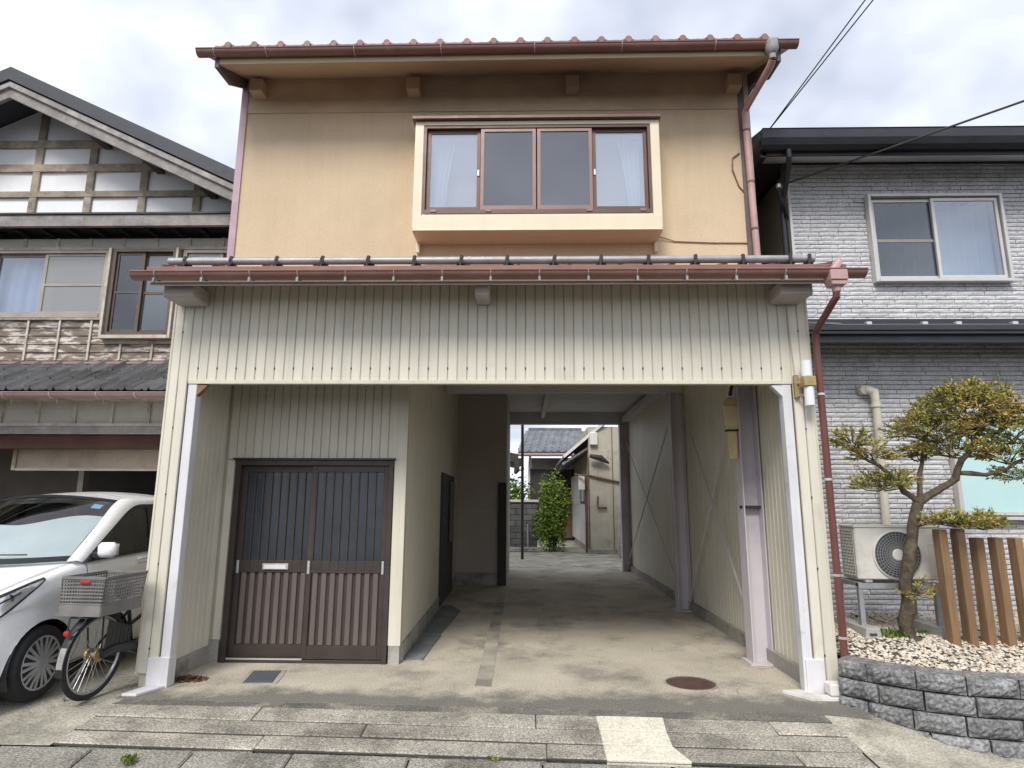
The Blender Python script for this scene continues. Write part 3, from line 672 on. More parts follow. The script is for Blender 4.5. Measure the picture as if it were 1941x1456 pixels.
part('window_trim', B(-5.66, -5.625, YL-.13, YL+.02, 3.66, 4.925).box(-4.735, -4.705, YL-.13, YL+.02, 3.66, 4.925).box(-5.625, -4.735, YL-.14, YL+.02, 3.655, 3.70), MATS['batten'], w2)
part('stay_bar', MB().tube([(-5.54, YL+.02, 4.45), (-5.27, YL+.02, 4.75)], 0.015, 6), MATS['old_alu'], w2)
w3 = lwin('window', -4.68, -3.64, 3.70, 4.92, [-4.16], MATS['old_alu'], [MATS['pane_pale'], MATS['pane_pale']], None)
part('window_back', B(-4.68, -3.64, YL+.10, YL+.11, 3.7, 4.92), MATS['lace_blue'], w3)
# weathered cladding under the windows
for k in range(5):
    z0 = 3.375+.114*k
    x1 = -3.64 if k < 3 else -5.66
    if k == 3: x1 = -5.66
    part('cladding_board', MB().prism([(YL-.012, z0), (YL-.032, z0), (YL-.018, z0+.118), (YL-.008, z0+.118)], 'x', -10, x1), MATS['peeling_board'], lh)
part('cladding_cap', B(-10, -5.66, YL-.06, YL+.02, 3.93, 3.962), MATS['timber'], lh)
for i in range(15):
    x = -9.7+.43*i
    if x > -3.7: break
    part('batten', B(x-.013, x+.013, YL-.05, YL-.033, 3.375, 3.93 if x < -5.66 else 3.65), MATS['batten'], lh)
part('sill_board', B(-5.62, -3.64, YL-.055, YL+.02, 3.60, 3.652), MATS['timber'], lh)
mat('flashing_pink', (0.30, 0.205, 0.185), 0.6, 0.12, 4)
part('flashing', MB().prism([(YL-.10, 3.315), (YL-.10, 3.335), (YL-.01, 3.374), (YL-.01, 3.33)], 'x', -10, -3.62), MATS['flashing_pink'], lh)
# lower tiled roof
lr = part('tiled_roof', MB().prism([(7.10, 2.79), (7.95, 3.29), (7.95, 3.25), (7.10, 2.75)], 'x', -10, -3.60), MATS['tile_black'], lh)
tb = tile_me.copy(); tb.materials.clear(); tb.materials.append(MATS['tile_black'])
for r_ in range(3):
    for i in range(20):
        x = -9.25+tw*i
        part('roof_tile', tb, MATS['tile_black'], lr, (x, 7.085+.29*r_, 2.815+.171*r_), rot=(0.035+R.uniform(-.015, .015), R.uniform(-.02, .02), R.uniform(-.01, .01)))
gq = part('gutter', half_gutter(-10, -3.62, 7.03, 2.775, 0.058), MATS['flashing_pink'], lh, smooth=True)
for x in (-6.05, -5.5, -4.95, -4.5, -4.0): part('gutter_bracket', MB().tube([(x, 7.03+.062*math.cos(PI+PI*k/8), 2.775+.062*math.sin(PI+PI*k/8)) for k in range(9)]+[(x, 7.1, 2.74), (x, 7.13, 2.66)], 0.007, 5), MATS['batten'], gq)
part('eave_soffit', B(-10, -3.62, 7.12, 7.55, 2.745, 2.76), MATS['timber'], lh)
part('frieze_panel', B(-10, -3.62, 7.50, 7.55, 2.46, 2.745), MATS['pale_board'], lh)
for i in range(15):
    x = -9.69+.461*i
    if x < -3.65: part('batten', B(x-.02, x+.02, 7.475, 7.499, 2.475, 2.745), MATS['batten'], lh)
part('frieze_rail', B(-10, -3.62, 7.455, 7.56, 2.44, 2.474), MATS['batten'], lh)
part('header_board', B(-10, -3.62, 7.47, 7.56, 2.345, 2.438), MATS['timber_grey'], lh)
part('garage_beam', B(-10, -3.62, 7.50, 7.62, 2.17, 2.343), MATS['red_beam'], lh)
part('shutter_box', B(-6.40, -3.66, 7.76, 8.05, 1.935, 2.20), MATS['tan_panel'], lh)
part('shutter_rail', B(-6.42, -3.66, 7.745, 7.76, 1.915, 1.945), MATS['old_alu'], lh)
part('box_end', B(-6.45, -6.405, 7.74, 8.06, 1.92, 2.22), MATS['tan_panel'], lh)
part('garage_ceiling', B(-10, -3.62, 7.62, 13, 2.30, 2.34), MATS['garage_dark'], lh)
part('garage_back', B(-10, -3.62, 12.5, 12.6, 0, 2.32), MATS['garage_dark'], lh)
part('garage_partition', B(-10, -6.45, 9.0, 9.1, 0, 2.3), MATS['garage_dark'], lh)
part('garage_post', B(-6.45, -6.37, 8.95, 9.05, 0, 2.3), MATS['old_alu'], lh)
part('side_wall', B(-3.60, -3.50, 7.5, 14, 0, zt(-3.5, .2)), MATS['tan_panel'], lh)
# ------------------------------------------------------------------ grey stone-clad house on the right
mat('brick_grey', (0.58, 0.58, 0.59), 0.95, 0.14, 5, 0.2, 55, rnd=0.10, speck=0.12, sscale=45, spec=0.2)
mat('brick_joint', (0.26, 0.26, 0.265), 0.9, 0.15, 5)
mat('trim_white', (0.66, 0.65, 0.62), 0.6, 0.06, 3)
mat('alu_pale', (0.62, 0.60, 0.57), 0.4, 0.08, 4, metal=0.3)
mat('side_beige', (0.30, 0.285, 0.25), 0.8, 0.08, 3)
mat('black_gutter', (0.028, 0.03, 0.036), 0.35, 0.15, 3, spec=0.5)
mat('roof_slate', (0.075, 0.08, 0.09), 0.6, 0.2, 5)
mat('ivory_pvc', (0.62, 0.585, 0.49), 0.5, 0.05, 3, dirt=(0.45, 0.41, 0.33), dscale=4)
mat('frost_teal', (0.50, 0.72, 0.72), 0.18, 0.04, 2, spec=0.6)
YR, XR = 7.0, 3.128
rh = thing('stone_clad_house', 'modern house clad in pale grey split-stone panels on the right', 'house', (6, 10, 0))
part('wall_core', B(XR+.02, 8.5, YR+.012, YR+.2, 0, 4.06).box(XR+.02, 4.02, YR+.012, YR+.2, 4.06, 5.15).box(5.58, 8.5, YR+.012, YR+.2, 4.06, 5.15).box(XR+.02, 8.5, YR+.012, YR+.2, 5.15, 5.66), MATS['brick_joint'], rh)
part('wall_rear', B(XR+.02, 8.5, YR+.45, 14, 0, 5.55), MATS['brick_joint'], rh)
part('side_cladding', B(XR-.004, XR+.02, YR+.03, 14, 0, 5.5), MATS['side_beige'], rh)
part('corner_bead', B(XR-.008, XR+.022, YR-.02, YR+.03, 0.2, 5.47), MATS['trim_white'], rh)
W1 = (4.07, 5.53, 4.11, 5.10); W2 = (4.69, 6.4, 1.44, 2.45)
rb = random.Random(21)
def brick_mesh(rr):
    m = MB(); nx, nz = 5, 2; d = 0.011
    P = []
    for i in range(nx+1):
        for j in range(nz+1):
            ed = i in (0, nx) or j in (0, nz)
            P.append((i/nx-0.5, -(d*0.55 if ed else d)+rr.uniform(-.0022, .0022), (j/nz-0.5)))
    F = [(i*(nz+1)+j, (i+1)*(nz+1)+j, (i+1)*(nz+1)+j+1, i*(nz+1)+j+1) for i in range(nx) for j in range(nz)]
    k = len(P); P += [(-.5, .004, -.5), (.5, .004, -.5), (.5, .004, .5), (-.5, .004, .5)]
    F += [tuple([k, k+1]+[i*(nz+1) for i in range(nx, -1, -1)]), tuple([k+3]+[i*(nz+1)+nz for i in range(nx+1)]+[k+2]),
          tuple([k]+list(range(nz+1))+[k+3]), tuple([k+1, k+2]+[nx*(nz+1)+j for j in range(nz, -1, -1)])]
    m.add(P, F); return m
bms = []
for i in range(6):
    b_ = brick_mesh(rb); bms.append((b_, b_.mesh('brick')))
for _, me in bms: me.materials.append(MATS['brick_grey'])
cells = []
rowh = 0.0525
z = 0.35
while z < 5.56:
    if 3.32 < z < 3.56: z += rowh; continue
    x = XR+.024-rb.uniform(0, .2)
    while x < 8.4:
        w = rb.uniform(.10, .36); x2 = min(x+w, 8.4); a = max(x, XR+.024); zc_ = z+rowh/2
        segs = [(a, x2)]
        for (p, q, r0, r1) in (W1, W2):
            if r0-.04 < zc_ < r1+.04:
                ns = []
                for s0, s1 in segs:
                    if s1 <= p-.05 or s0 >= q+.05: ns.append((s0, s1)); continue
                    if s0 < p-.05: ns.append((s0, p-.05))
                    if s1 > q+.05: ns.append((q+.05, s1))
                segs = ns
        for s0, s1 in segs:
            if s1-s0 > .03: cells.append((s0, s1, zc_, rb.randrange(6), rb.uniform(-.003, .003)))
        x = x2
    z += rowh
def vis(c):
    x = (c[0]+c[1])/2; d = math.sqrt(x*x+YR*YR+(c[2]-1.55)**2)
    hid = 0 if x/YR < 0.84 and x/YR > 0.44 else 5
    if c[2] < 1.4 and x/YR > .66: hid += 2
    return d+hid-0.6*(c[1]-c[0])*4
cells.sort(key=vis)
for c in cells[:300]:
    part('brick', bms[c[3]][1], MATS['brick_grey'], rh, ((c[0]+c[1])/2, YR+.006+c[4], c[2]), scl=(c[1]-c[0]-.006, 1, rowh-.009))
bf = MB()
for c in cells[300:]:
    if c[0] > 7.4: continue
    src = bms[c[3]][0]; cx, sx_ = (c[0]+c[1])/2, c[1]-c[0]-.006
    bf.add([(cx+p[0]*sx_, YR+.006+c[4]+p[1], c[2]+p[2]*(rowh-.009)) for p in src.v], src.f)
part('brick_field', bf, MATS['brick_grey'], rh, kind='stuff')
# upper roof
part('roof', MB().prism([(6.44, 5.66), (6.44, 5.70), (9.5, 6.6), (14, 5.7), (14, 5.6)], 'x', 2.66, 9), MATS['roof_slate'], rh)
part('soffit', MB().prism([(6.52, 5.405), (6.52, 5.42), (YR+.02, 5.63), (YR+.02, 5.605)], 'x', 2.70, 9), MATS['trim_white'], rh)
part('fascia', B(2.66, 9, 6.50, 6.525, 5.40, 5.66), MATS['black_gutter'], rh)
part('verge', B(2.64, 2.70, 6.5, 12, 5.38, 5.66), MATS['black_gutter'], rh)
ug = part('gutter', MB().prism([(6.36, 5.64), (6.36, 5.54), (6.39, 5.47), (6.44, 5.44), (6.498, 5.44), (6.498, 5.66), (6.48, 5.66), (6.48, 5.48), (6.42, 5.48), (6.385, 5.55), (6.38, 5.65), (6.35, 5.65)], 'x', 2.62, 9), MATS['black_gutter'], rh)
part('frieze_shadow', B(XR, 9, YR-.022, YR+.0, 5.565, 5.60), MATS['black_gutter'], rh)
dpp = part('downpipe', MB().tube([(2.93, 6.45, 5.44), (2.93, 6.45, 5.36), (2.96, 6.55, 5.28), (3.02, 6.93, 4.98), (3.03, 6.955, 4.9), (3.03, 6.955, 0.4)], 0.03, 10), MATS['black_gutter'], rh, smooth=True)
part('conduit', MB().tube([(3.02, 6.90, 5.00), (3.075, 6.95, 4.8), (3.085, 6.955, 4.6), (3.085, 6.955, 0.4)], 0.014, 8), MATS['black_gutter'], rh, smooth=True)
dr = MB()
for k in range(4):
    dr.tube([(2.93+.01*k, 6.80, 5.17), (2.965+.015*k, 6.83, 5.02-.02*k), (3.03+.012*k, 6.90, 4.90-.02*k), (3.085, 6.94, 4.83)], 0.008, 5)
part('cable_loop', dr, MATS['black_gutter'], rh, smooth=True)
part('cable_hook', MB().lathe([(0.0, 0), (.028, .01), (.034, .035), (.028, .06), (0, .07)], 10, (2.935, 6.79, 5.15), cap=False).tube([(2.95, 6.80, 5.18), (3.0, 6.9, 5.24), (3.10, 7.0, 5.26)], .012, 6), MATS['silver'], rh, smooth=True)
# lower roof between the storeys
lo = part('lower_roof', MB().prism([(6.50, 3.385), (6.50, 3.42), (YR, 3.585), (YR, 3.53)], 'x', 2.75, 9), MATS['roof_slate'], rh)
part('roof_flashing', B(2.8, 9, YR-.03, YR-.005, 3.56, 3.63), MATS['black_gutter'], lo)
part('verge_flashing', MB().beam((3.02, 6.99, 3.60), (3.36, 6.52, 3.44), .05, .02), MATS['galv'], lo)
for x in (3.72, 4.32, 4.68, 5.28): part('snow_stop', B(x-.03, x+.03, 6.62, 6.68, 3.46, 3.50), MATS['silver'], lo, bevel=.006)
part('lower_gutter', B(2.78, 9, 6.40, 6.505, 3.30, 3.38).box(2.78, 9, 6.38, 6.42, 3.335, 3.39), MATS['black_gutter'], rh, bevel=.004)
part('lower_fascia', B(2.80, 9, 6.46, 6.53, 3.225, 3.30), MATS['black_gutter'], rh)
part('lower_soffit', MB().prism([(6.53, 3.228), (6.53, 3.245), (YR, 3.36), (YR, 3.34)], 'x', 2.82, 9), MATS['black_gutter'], rh)
# windows
def rwin(x0, x1, z0, z1, kinds, split, fm, y=YR-.075):
    w = part('window', B(x0-.05, x0-.015, y-.01, YR+.10, z0-.05, z1+.05).box(x1+.015, x1+.05, y-.01, YR+.10, z0-.05, z1+.05).box(x0-.015, x1+.015, y-.01, YR+.10, z1+.015, z1+.05).box(x0-.015, x1+.015, y-.02, YR+.10, z0-.05, z0-.015), fm, rh, bevel=.003)
    for i, (a, b) in enumerate(((x0, split+.02), (split-.02, x1))):
        yy = y+.05-.03*i; t = .035
        part('sash', B(a, a+t, yy, yy+.025, z0, z1).box(b-t, b, yy, yy+.025, z0, z1).box(a+t, b-t, yy, yy+.025, z1-t, z1).box(a+t, b-t, yy, yy+.025, z0, z0+t), fm, w)
        part('pane', B(a+t, b-t, yy+.01, yy+.014, z0+t, z1-t), kinds[i], w)
    return w
glass('pane_blue', (0.72, 0.80, 0.88), 0.20, 0.015)
u1 = rwin(*W1, [MATS['pane_dark'], MATS['pane_blue']], 4.78, MATS['alu_pale'])
part('screen_bar', B(4.10, 4.76, YR-.02, YR-.005, 4.565, 4.60), MATS['side_beige'], u1)
part('curtain', MB().grid(lambda u, v: (4.05+1.5*u, YR+.16+.03*math.sin(u*62+.6*math.sin(u*9)), 4.08+1.05*v), 140, 2), MATS['lace_blue'], u1, smooth='all')
part('room_back', B(4.0, 5.6, YR+.3, YR+.31, 4.0, 5.2), MATS['dark_void'], u1)
u2 = rwin(*W2, [MATS['frost_teal'], MATS['frost_teal']], 5.55, MATS['alu_pale'])
# drain pipe on the wall with its elbow, above the air conditioner
ps = part('pipe_cover', MB().tube([(3.76, 6.98, 2.80), (3.79, 6.93, 2.80), (3.845, 6.90, 2.77), (3.855, 6.90, 2.66), (3.83, 6.90, 1.30)], [.05, .055, .055, .042, .042], 12), MATS['ivory_pvc'], rh, smooth=True)
part('pipe_collar', MB().lathe([(.054, 2.60), (.054, 2.64)], 14, (3.853, 6.90, 0)), MATS['ivory_pvc'], ps)
part('vent_hood', MB().lathe([(.0, 6.90), (.05, 6.91), (.055, 6.98)], 12, (3.755, 0, 2.80), 'y'), MATS['ivory_pvc'], ps)
# ------------------------------------------------------------------ raised gravel bed with block wall, tree, air conditioner, posts
mat('block_stone', (0.19, 0.19, 0.19), 0.95, 0.3, 7, 1.0, 38, speck=0.35, sscale=45, rnd=0.14, dirt=(0.33, 0.33, 0.33), dscale=9, dlo=0.55, dhi=0.7, damt=0.6)
mat('bark', (0.10, 0.078, 0.055), 0.95, 0.4, 18, 1.0, 34, dirt=(0.17, 0.16, 0.09), dscale=6)
mat('ac_white', (0.66, 0.645, 0.59), 0.45, 0.04, 3, dirt=(0.5, 0.48, 0.42), dscale=3)
mat('ac_dark', (0.05, 0.052, 0.055), 0.6, 0.1, 5)
mat('ac_guard', (0.20, 0.205, 0.21), 0.5, 0.1, 5)
mat('post_wood', (0.25, 0.15, 0.078), 0.6, 0.2, 5, 0.25, 60, rnd=0.12, stretch=(6, 6, 0.5), streak=0.15)
mat('soil', (0.10, 0.085, 0.065), 0.95, 0.2, 6, 0.5, 50)
leafmat('gravel', [(0.62, 0.56, 0.45), (0.34, 0.29, 0.22), (0.72, 0.68, 0.60), (0.50, 0.40, 0.29), (0.66, 0.62, 0.55)], 0.8)
leafmat('tree_leaf', [(0.10, 0.13, 0.03), (0.21, 0.23, 0.055), (0.34, 0.32, 0.08), (0.46, 0.38, 0.11), (0.50, 0.29, 0.09)])
leafmat('weed_leaf', [(0.05, 0.09, 0.02), (0.12, 0.17, 0.03), (0.20, 0.22, 0.05)])
WP = [(2.50, 5.42), (2.74, 5.14), (3.0, 4.97), (3.3, 4.87), (3.65, 4.83), (4.3, 4.83), (5.6, 4.86)]
def wpy(x):
    for (a, b), (c, d) in zip(WP, WP[1:]):
        if x <= c: return b+(d-b)*(x-a)/(c-a)
    return WP[-1][1]
bw = thing('block_retaining_wall', 'low curved wall of rough dark grey concrete blocks edging the gravel bed', 'wall', (3.3, 4.95, -0.21))
rk = random.Random(8)
def stone_mesh():
    m = MB(); nx, nz = 12, 6; P = []
    for i in range(nx+1):
        for j in range(nz+1):
            ex = min(i, nx-i)/(nx/2); ez = min(j, nz-j)/(nz/2)
            d = 0.034*min(1, 3*ex)*min(1, 2.2*ez)
            P.append((i/nx-.5, -.10-d+rk.uniform(-.011, .011)*(1 if ex*ez > 0 else .35), j/nz-.5))
    F = [(i*(nz+1)+j, (i+1)*(nz+1)+j, (i+1)*(nz+1)+j+1, i*(nz+1)+j+1) for i in range(nx) for j in range(nz)]
    k = len(P); P += [(-.5, .1, -.5), (.5, .1, -.5), (.5, .1, .5), (-.5, .1, .5)]
    F += [tuple([k, k+1]+[i*(nz+1) for i in range(nx, -1, -1)]), tuple([k+3]+[i*(nz+1)+nz for i in range(nx+1)]+[k+2]),
          tuple([k]+list(range(nz+1))+[k+3]), tuple([k+1, k+2]+[nx*(nz+1)+j for j in range(nz, -1, -1)]), (k, k+3, k+2, k+1)]
    return m.add(P, F).mesh('block')
sms = [stone_mesh() for _ in range(5)]
for me in sms: me.materials.append(MATS['block_stone'])
L_ = [0]
for (a, b), (c, d) in zip(WP, WP[1:]): L_.append(L_[-1]+math.hypot(c-a, d-b))
def along(s):
    for i in range(len(WP)-1):
        if s <= L_[i+1] or i == len(WP)-2:
            t = (s-L_[i])/(L_[i+1]-L_[i]); return Vector((WP[i][0]+(WP[i+1][0]-WP[i][0])*t, WP[i][1]+(WP[i+1][1]-WP[i][1])*t, 0))
CH = 0.135
for c in range(4):
    zc_ = 0.33-CH*(c+.5); s = 0.0 if c % 2 == 0 else 0.0
    first = True
    while s < 3.0:
        w = rk.uniform(.29, .36)
        if first: w = .22 if c % 2 == 0 else .30
        first = False
        a, b = along(s), along(min(s+w, 3.1)); mid = (a+b)/2; dv = b-a
        nrm = Vector((dv.y, -dv.x, 0)).normalized()
        mid = mid+nrm*(-.10+.012*c)
        part('block', sms[rk.randrange(5)], MATS['block_stone'], bw, (mid.x, mid.y, zc_), rot=(rk.uniform(-.012, .012), rk.uniform(-.01, .01), math.atan2(dv.y, dv.x)+rk.uniform(-.02, .02)), scl=(w-.012, 1, CH-.010))
        s += w
def bed(x, y):
    t = min(1, max(0, (y-wpy(x)-.05)/.9)); return 0.285+.135*t*t*(3-2*t)+.012*math.sin(x*5+y*3)
bs = MB(); bs.grid(lambda u, v: (2.62+5.5*u, wpy(2.62+5.5*u)+.05+(7.0-wpy(2.62+5.5*u)-.05)*v, bed(2.62+5.5*u, wpy(2.62+5.5*u)+.05+(7.0-wpy(2.62+5.5*u)-.05)*v)), 40, 16)
struct('planting_bed', bs, MATS['soil'])
# white gravel
gv = MB(); n_ = 0
octv = [(1, 0, 0), (-1, 0, 0), (0, 1, 0), (0, -1, 0), (0, 0, 1), (0, 0, -1)]
octf = [(0, 2, 4), (2, 1, 4), (1, 3, 4), (3, 0, 4), (2, 0, 5), (1, 2, 5), (3, 1, 5), (0, 3, 5)]
while n_ < 11000:
    x = 2.62+2.6*rk.random(); y = wpy(x)+.03+(6.98-wpy(x))*rk.random()**1.15
    if y > 6.97: continue
    if math.hypot(x-3.32, y-5.78) < .12: continue
    r = rk.uniform(.011, .021); a = rk.random()*PI; ca, sa = math.cos(a), math.sin(a)
    ex, ey, ez = r*rk.uniform(.8, 1.4), r*rk.uniform(.7, 1.1), r*rk.uniform(.5, .8)
    zb = bed(x, y)+rk.uniform(0, .016)
    gv.add([(x+ca*p[0]*ex-sa*p[1]*ey+rk.uniform(-.2, .2)*r, y+sa*p[0]*ex+ca*p[1]*ey, zb+p[2]*ez+p[0]*r*.2) for p in octv], octf); n_ += 1
o = part('gravel', gv, MATS['gravel'], None, kind='stuff'); o['label'] = 'pale mixed gravel filling the raised bed'

# tree
tree = thing('garden_tree', 'cloud-pruned garden tree with yellowing orange-tinged leaves and crooked trunk', 'tree', (3.32, 5.78, 0.42))
tk = MB()
def limb(pts, r0, r1, n=8):
    k = len(pts)
    q = []
    for i in range(k-1):
        a, b = Vector(pts[i]), Vector(pts[i+1])
        for t in (0, .5): q.append(a.lerp(b, t)+Vector((rk.uniform(-.008, .008), rk.uniform(-.012, .012), rk.uniform(-.008, .008)))*(1 if t else .3))
    q.append(Vector(pts[-1])); m = len(q)
    tk.tube(q, [(r0+(r1-r0)*i/(m-1))*rk.uniform(.88, 1.14) for i in range(m)], n)
limb([(3.30, 5.80, .38), (3.285, 5.78, .55), (3.31, 5.74, .75), (3.275, 5.70, .90), (3.32, 5.66, 1.15), (3.34, 5.62, 1.36), (3.40, 5.60, 1.56)], .062, .042, 10)
limb([(3.40, 5.60, 1.56), (3.50, 5.60, 1.63), (3.60, 5.58, 1.69), (3.72, 5.56, 1.77), (3.78, 5.55, 1.93), (3.90, 5.55, 2.05), (3.98, 5.58, 2.22)], .042, .018)
limb([(3.40, 5.60, 1.56), (3.33, 5.60, 1.63), (3.25, 5.58, 1.70), (3.16, 5.56, 1.80), (3.08, 5.56, 1.88), (2.92, 5.55, 1.96), (2.85, 5.55, 2.05)], .03, .008)
limb([(3.42, 5.60, 1.60), (3.45, 5.62, 1.80), (3.51, 5.64, 2.0), (3.57, 5.66, 2.14), (3.70, 5.68, 2.3)], .024, .008)
limb([(3.76, 5.55, 1.82), (3.93, 5.50, 1.80), (4.10, 5.48, 1.84), (4.28, 5.48, 1.95), (4.40, 5.5, 2.0)], .022, .008)
limb([(3.90, 5.55, 2.05), (4.1, 5.58, 2.15), (4.3, 5.6, 2.25)], .018, .006)
limb([(3.35, 5.62, 1.36), (3.50, 5.56, 1.40), (3.70, 5.52, 1.41), (3.90, 5.5, 1.40)], .015, .005)
limb([(3.57, 5.66, 2.14), (3.48, 5.6, 2.2), (3.36, 5.58, 2.25)], .012, .004)
limb([(3.29, 5.75, .80), (3.36, 5.72, .84), (3.40, 5.70, .80)], .035, .02)
pads = [((3.90, 5.58, 2.36), (.40, .34, .20), 300), ((3.60, 5.60, 2.20), (.34, .28, .16), 190), ((4.28, 5.58, 2.22), (.34, .30, .20), 220), ((3.98, 5.62, 2.50), (.26, .24, .12), 150),
        ((3.75, 5.58, 2.02), (.30, .24, .10), 110), ((4.15, 5.5, 1.98), (.26, .22, .12), 110), ((4.30, 5.5, 1.80), (.24, .2, .10), 70), ((3.45, 5.62, 1.98), (.14, .14, .08), 35),
        ((2.86, 5.55, 2.08), (.15, .15, .09), 55), ((3.02, 5.56, 1.97), (.15, .14, .08), 45), ((3.08, 5.57, 1.72), (.19, .16, .08), 70), ((3.22, 5.58, 1.76), (.12, .12, .06), 30),
        ((3.68, 5.52, 1.40), (.27, .16, .055), 95), ((3.86, 5.5, 1.38), (.16, .13, .05), 45), ((3.36, 5.72, .80), (.09, .09, .09), 22)]
lv = MB(); tw_ = MB()
def sprig(p, out, n, ln):
    tip = p+out*rk.uniform(.04, .11)
    tw_.tube([p-out*.05, tip], [.0035, .0015], 3, cap=False)
    for k in range(n):
        q = p.lerp(tip, rk.uniform(.2, 1.1))
        d = (out*rk.uniform(.3, 1)+Vector((rk.uniform(-1, 1), rk.uniform(-1, 1), rk.uniform(-.6, .7)))).normalized()
        w = d.cross(Vector((rk.uniform(-1, 1), rk.uniform(-1, 1), rk.uniform(-1, 1)))).normalized()*ln*rk.uniform(.11, .19)
        l = d*ln*rk.uniform(.6, 1.25)
        lv.add([q, q+l*.45+w, q+l, q+l*.45-w], [(0, 1, 2, 3)])
for (c, rad, n) in pads:
    c = Vector(c); rad = (rad[0]*1.05, rad[1], rad[2]*.78)
    for k in range(3+n//30):                              # fine branches fanning into the pad
        a = rk.random()*2*PI; e_ = c+Vector((math.cos(a)*rad[0]*.9, math.sin(a)*rad[1]*.9, rk.uniform(-.2, .7)*rad[2]))
        o_ = c+Vector((rk.uniform(-.2, .2)*rad[0], rk.uniform(-.2, .2)*rad[1], -rad[2]*.9))
        tk.tube([o_, o_.lerp(e_, .5)+Vector((rk.uniform(-.03, .03), rk.uniform(-.03, .03), rk.uniform(-.02, .03))), e_], [.008, .005, .002], 5)
    for _ in range(int(n*1.25)):
        th = rk.random()*2*PI; cz = rk.uniform(-.55, 1); rr_ = math.sqrt(max(0, 1-cz*cz)); dd = rk.uniform(.55, 1.02)
        v = Vector((rr_*math.cos(th), rr_*math.sin(th), cz))
        p = c+Vector((v.x*rad[0], v.y*rad[1], v.z*rad[2]))*dd
        od = (Vector((v.x, v.y, v.z*.6+.25))).normalized()
        sprig(p, od, rk.randint(13, 19), .036)
part('trunk', tk, MATS['bark'], tree, smooth=True)
part('twigs', tw_, MATS['bark'], tree, kind='stuff')
part('crown', lv, MATS['tree_leaf'], tree)
# weeds round the trunk and in kerb gaps
def tuft(name, x, y, z, r, n, h, lab, ln=.05):
    m = MB()
    for _ in range(n):
        a = rk.random()*2*PI; d = r*rk.random()**.6; b = Vector((x+d*math.cos(a), y+d*math.sin(a), z))
        t = Vector((rk.uniform(-.6, .6), rk.uniform(-.6, .6), rk.uniform(.5, 1))).normalized(); l = h*rk.uniform(.5, 1)
        w = t.cross(Vector((rk.uniform(-1, 1), rk.uniform(-1, 1), 0.1))).normalized()*ln*.22
        m.add([b-w*.4, b+t*l*.5-w, b+t*l, b+t*l*.5+w, b+w*.4], [(0, 1, 2, 3, 4)])
    single(name, m, MATS['weed_leaf'], lab, 'weed')
tuft('weed', 3.17, 5.80, bed(3.17, 5.8), .13, 150, .07, 'low green weeds in the gravel left of the tree trunk')
tuft('weed', 3.50, 5.95, bed(3.5, 5.95), .08, 50, .06, 'small dark weeds in the gravel right of the tree trunk')
tuft('weed', -2.55, 4.34, -.095, .045, 55, .055, 'bright green weed growing at the kerb on the left')
tuft('weed', -0.2, 4.44, -.085, .05, 30, .022, 'thin green moss tuft in the kerb joint near the middle')

# air conditioner on its stand
ac = thing('air_conditioner', 'cream outdoor air-conditioning unit with round grey fan grille beside tree', 'air conditioner', (3.31, 6.02, 0.87))
ax0, ax1, ay0, ay1, az0, az1 = 2.97, 3.73, 5.88, 6.16, .885, 1.345
part('casing', B(ax0, ax1, ay0, ay1, az0, az1), MATS['ac_white'], ac, bevel=.012)
part('lid', B(ax0-.008, ax1+.008, ay0-.008, ay1+.005, az1-.004, az1+.016), MATS['ac_white'], ac, bevel=.006)
fc = (3.33, 0, 1.105)
part('fan_recess', MB().lathe([(.205, ay0-.002), (.205, ay0-.0045)], 40, fc, 'y'), MATS['ac_dark'], ac)
gm = MB()
for k in range(8):
    r = .05+.021*k+.004
    gm.lathe([(r-.004, ay0-.012), (r-.004, ay0-.018), (r+.004, ay0-.018), (r+.004, ay0-.012)], 40, fc, 'y', cap=False)
for k in range(36):
    a = 2*PI*k/36; gm.beam((fc[0]+.05*math.cos(a), ay0-.011, fc[2]+.05*math.sin(a)), (fc[0]+.205*math.cos(a), ay0-.011, fc[2]+.205*math.sin(a)), .008, .006, (0, 1, 0))
part('fan_grille', gm, MATS['ac_guard'], ac)
part('grille_rim', MB().lathe([(.205, ay0-.002), (.205, ay0-.016), (.216, ay0-.012), (.216, ay0-.002)], 40, fc, 'y', cap=False), MATS['ac_white'], ac, smooth=True)
part('grille_hub', MB().lathe([(.05, ay0-.006), (.05, ay0-.02), (.044, ay0-.024)], 24, fc, 'y'), MATS['ac_white'], ac)
part('valve_cover', B(3.61, 3.72, ay0-.006, ay0+.002, .92, 1.20).box(3.61, 3.72, ay0-.010, ay0-.0055, 1.19, 1.205), MATS['ac_white'], ac, bevel=.003)
cf = B(ax0-.003, ax0-.001, ay0+.03, ay1-.02, az0+.03, az1-.03)
part('coil', cf, MATS['ac_dark'], ac)
fg = MB()
for k in range(9): fg.box(ax0-.008, ax0-.003, ay0+.03+.028*k, ay0+.036+.028*k, az0+.03, az1-.03)
for k in range(15): fg.box(ax0-.0085, ax0-.003, ay0+.03, ay1-.02, az0+.03+.028*k, az0+.036+.028*k)
part('coil_guard', fg, MATS['ac_white'], ac)
for x in (3.05, 3.57):
    part('foot', B(x-.03, x+.03, ay0-.02, ay1+.02, .868, .886), MATS['silver'], ac)
st = thing('stand', 'galvanised steel stand with legs under the air-conditioning unit', 'stand', (3.31, 6.0, .47))
for x in (2.95, 3.62):
    for y in (5.86, 6.22): part('leg', B(x, x+.04, y, y+.006, .50, .86).box(x, x+.006, y+.006, y+.04, .50, .86), MATS['galv'], st)
    part('cross_rail', B(x, x+.04, 5.866, 6.22, .83, .864), MATS['galv'], st)
part('rail', B(2.95, 3.66, 5.85, 5.858, .815, .862), MATS['galv'], st)
part('rail', B(2.95, 3.66, 6.262, 6.268, .815, .862), MATS['galv'], st)
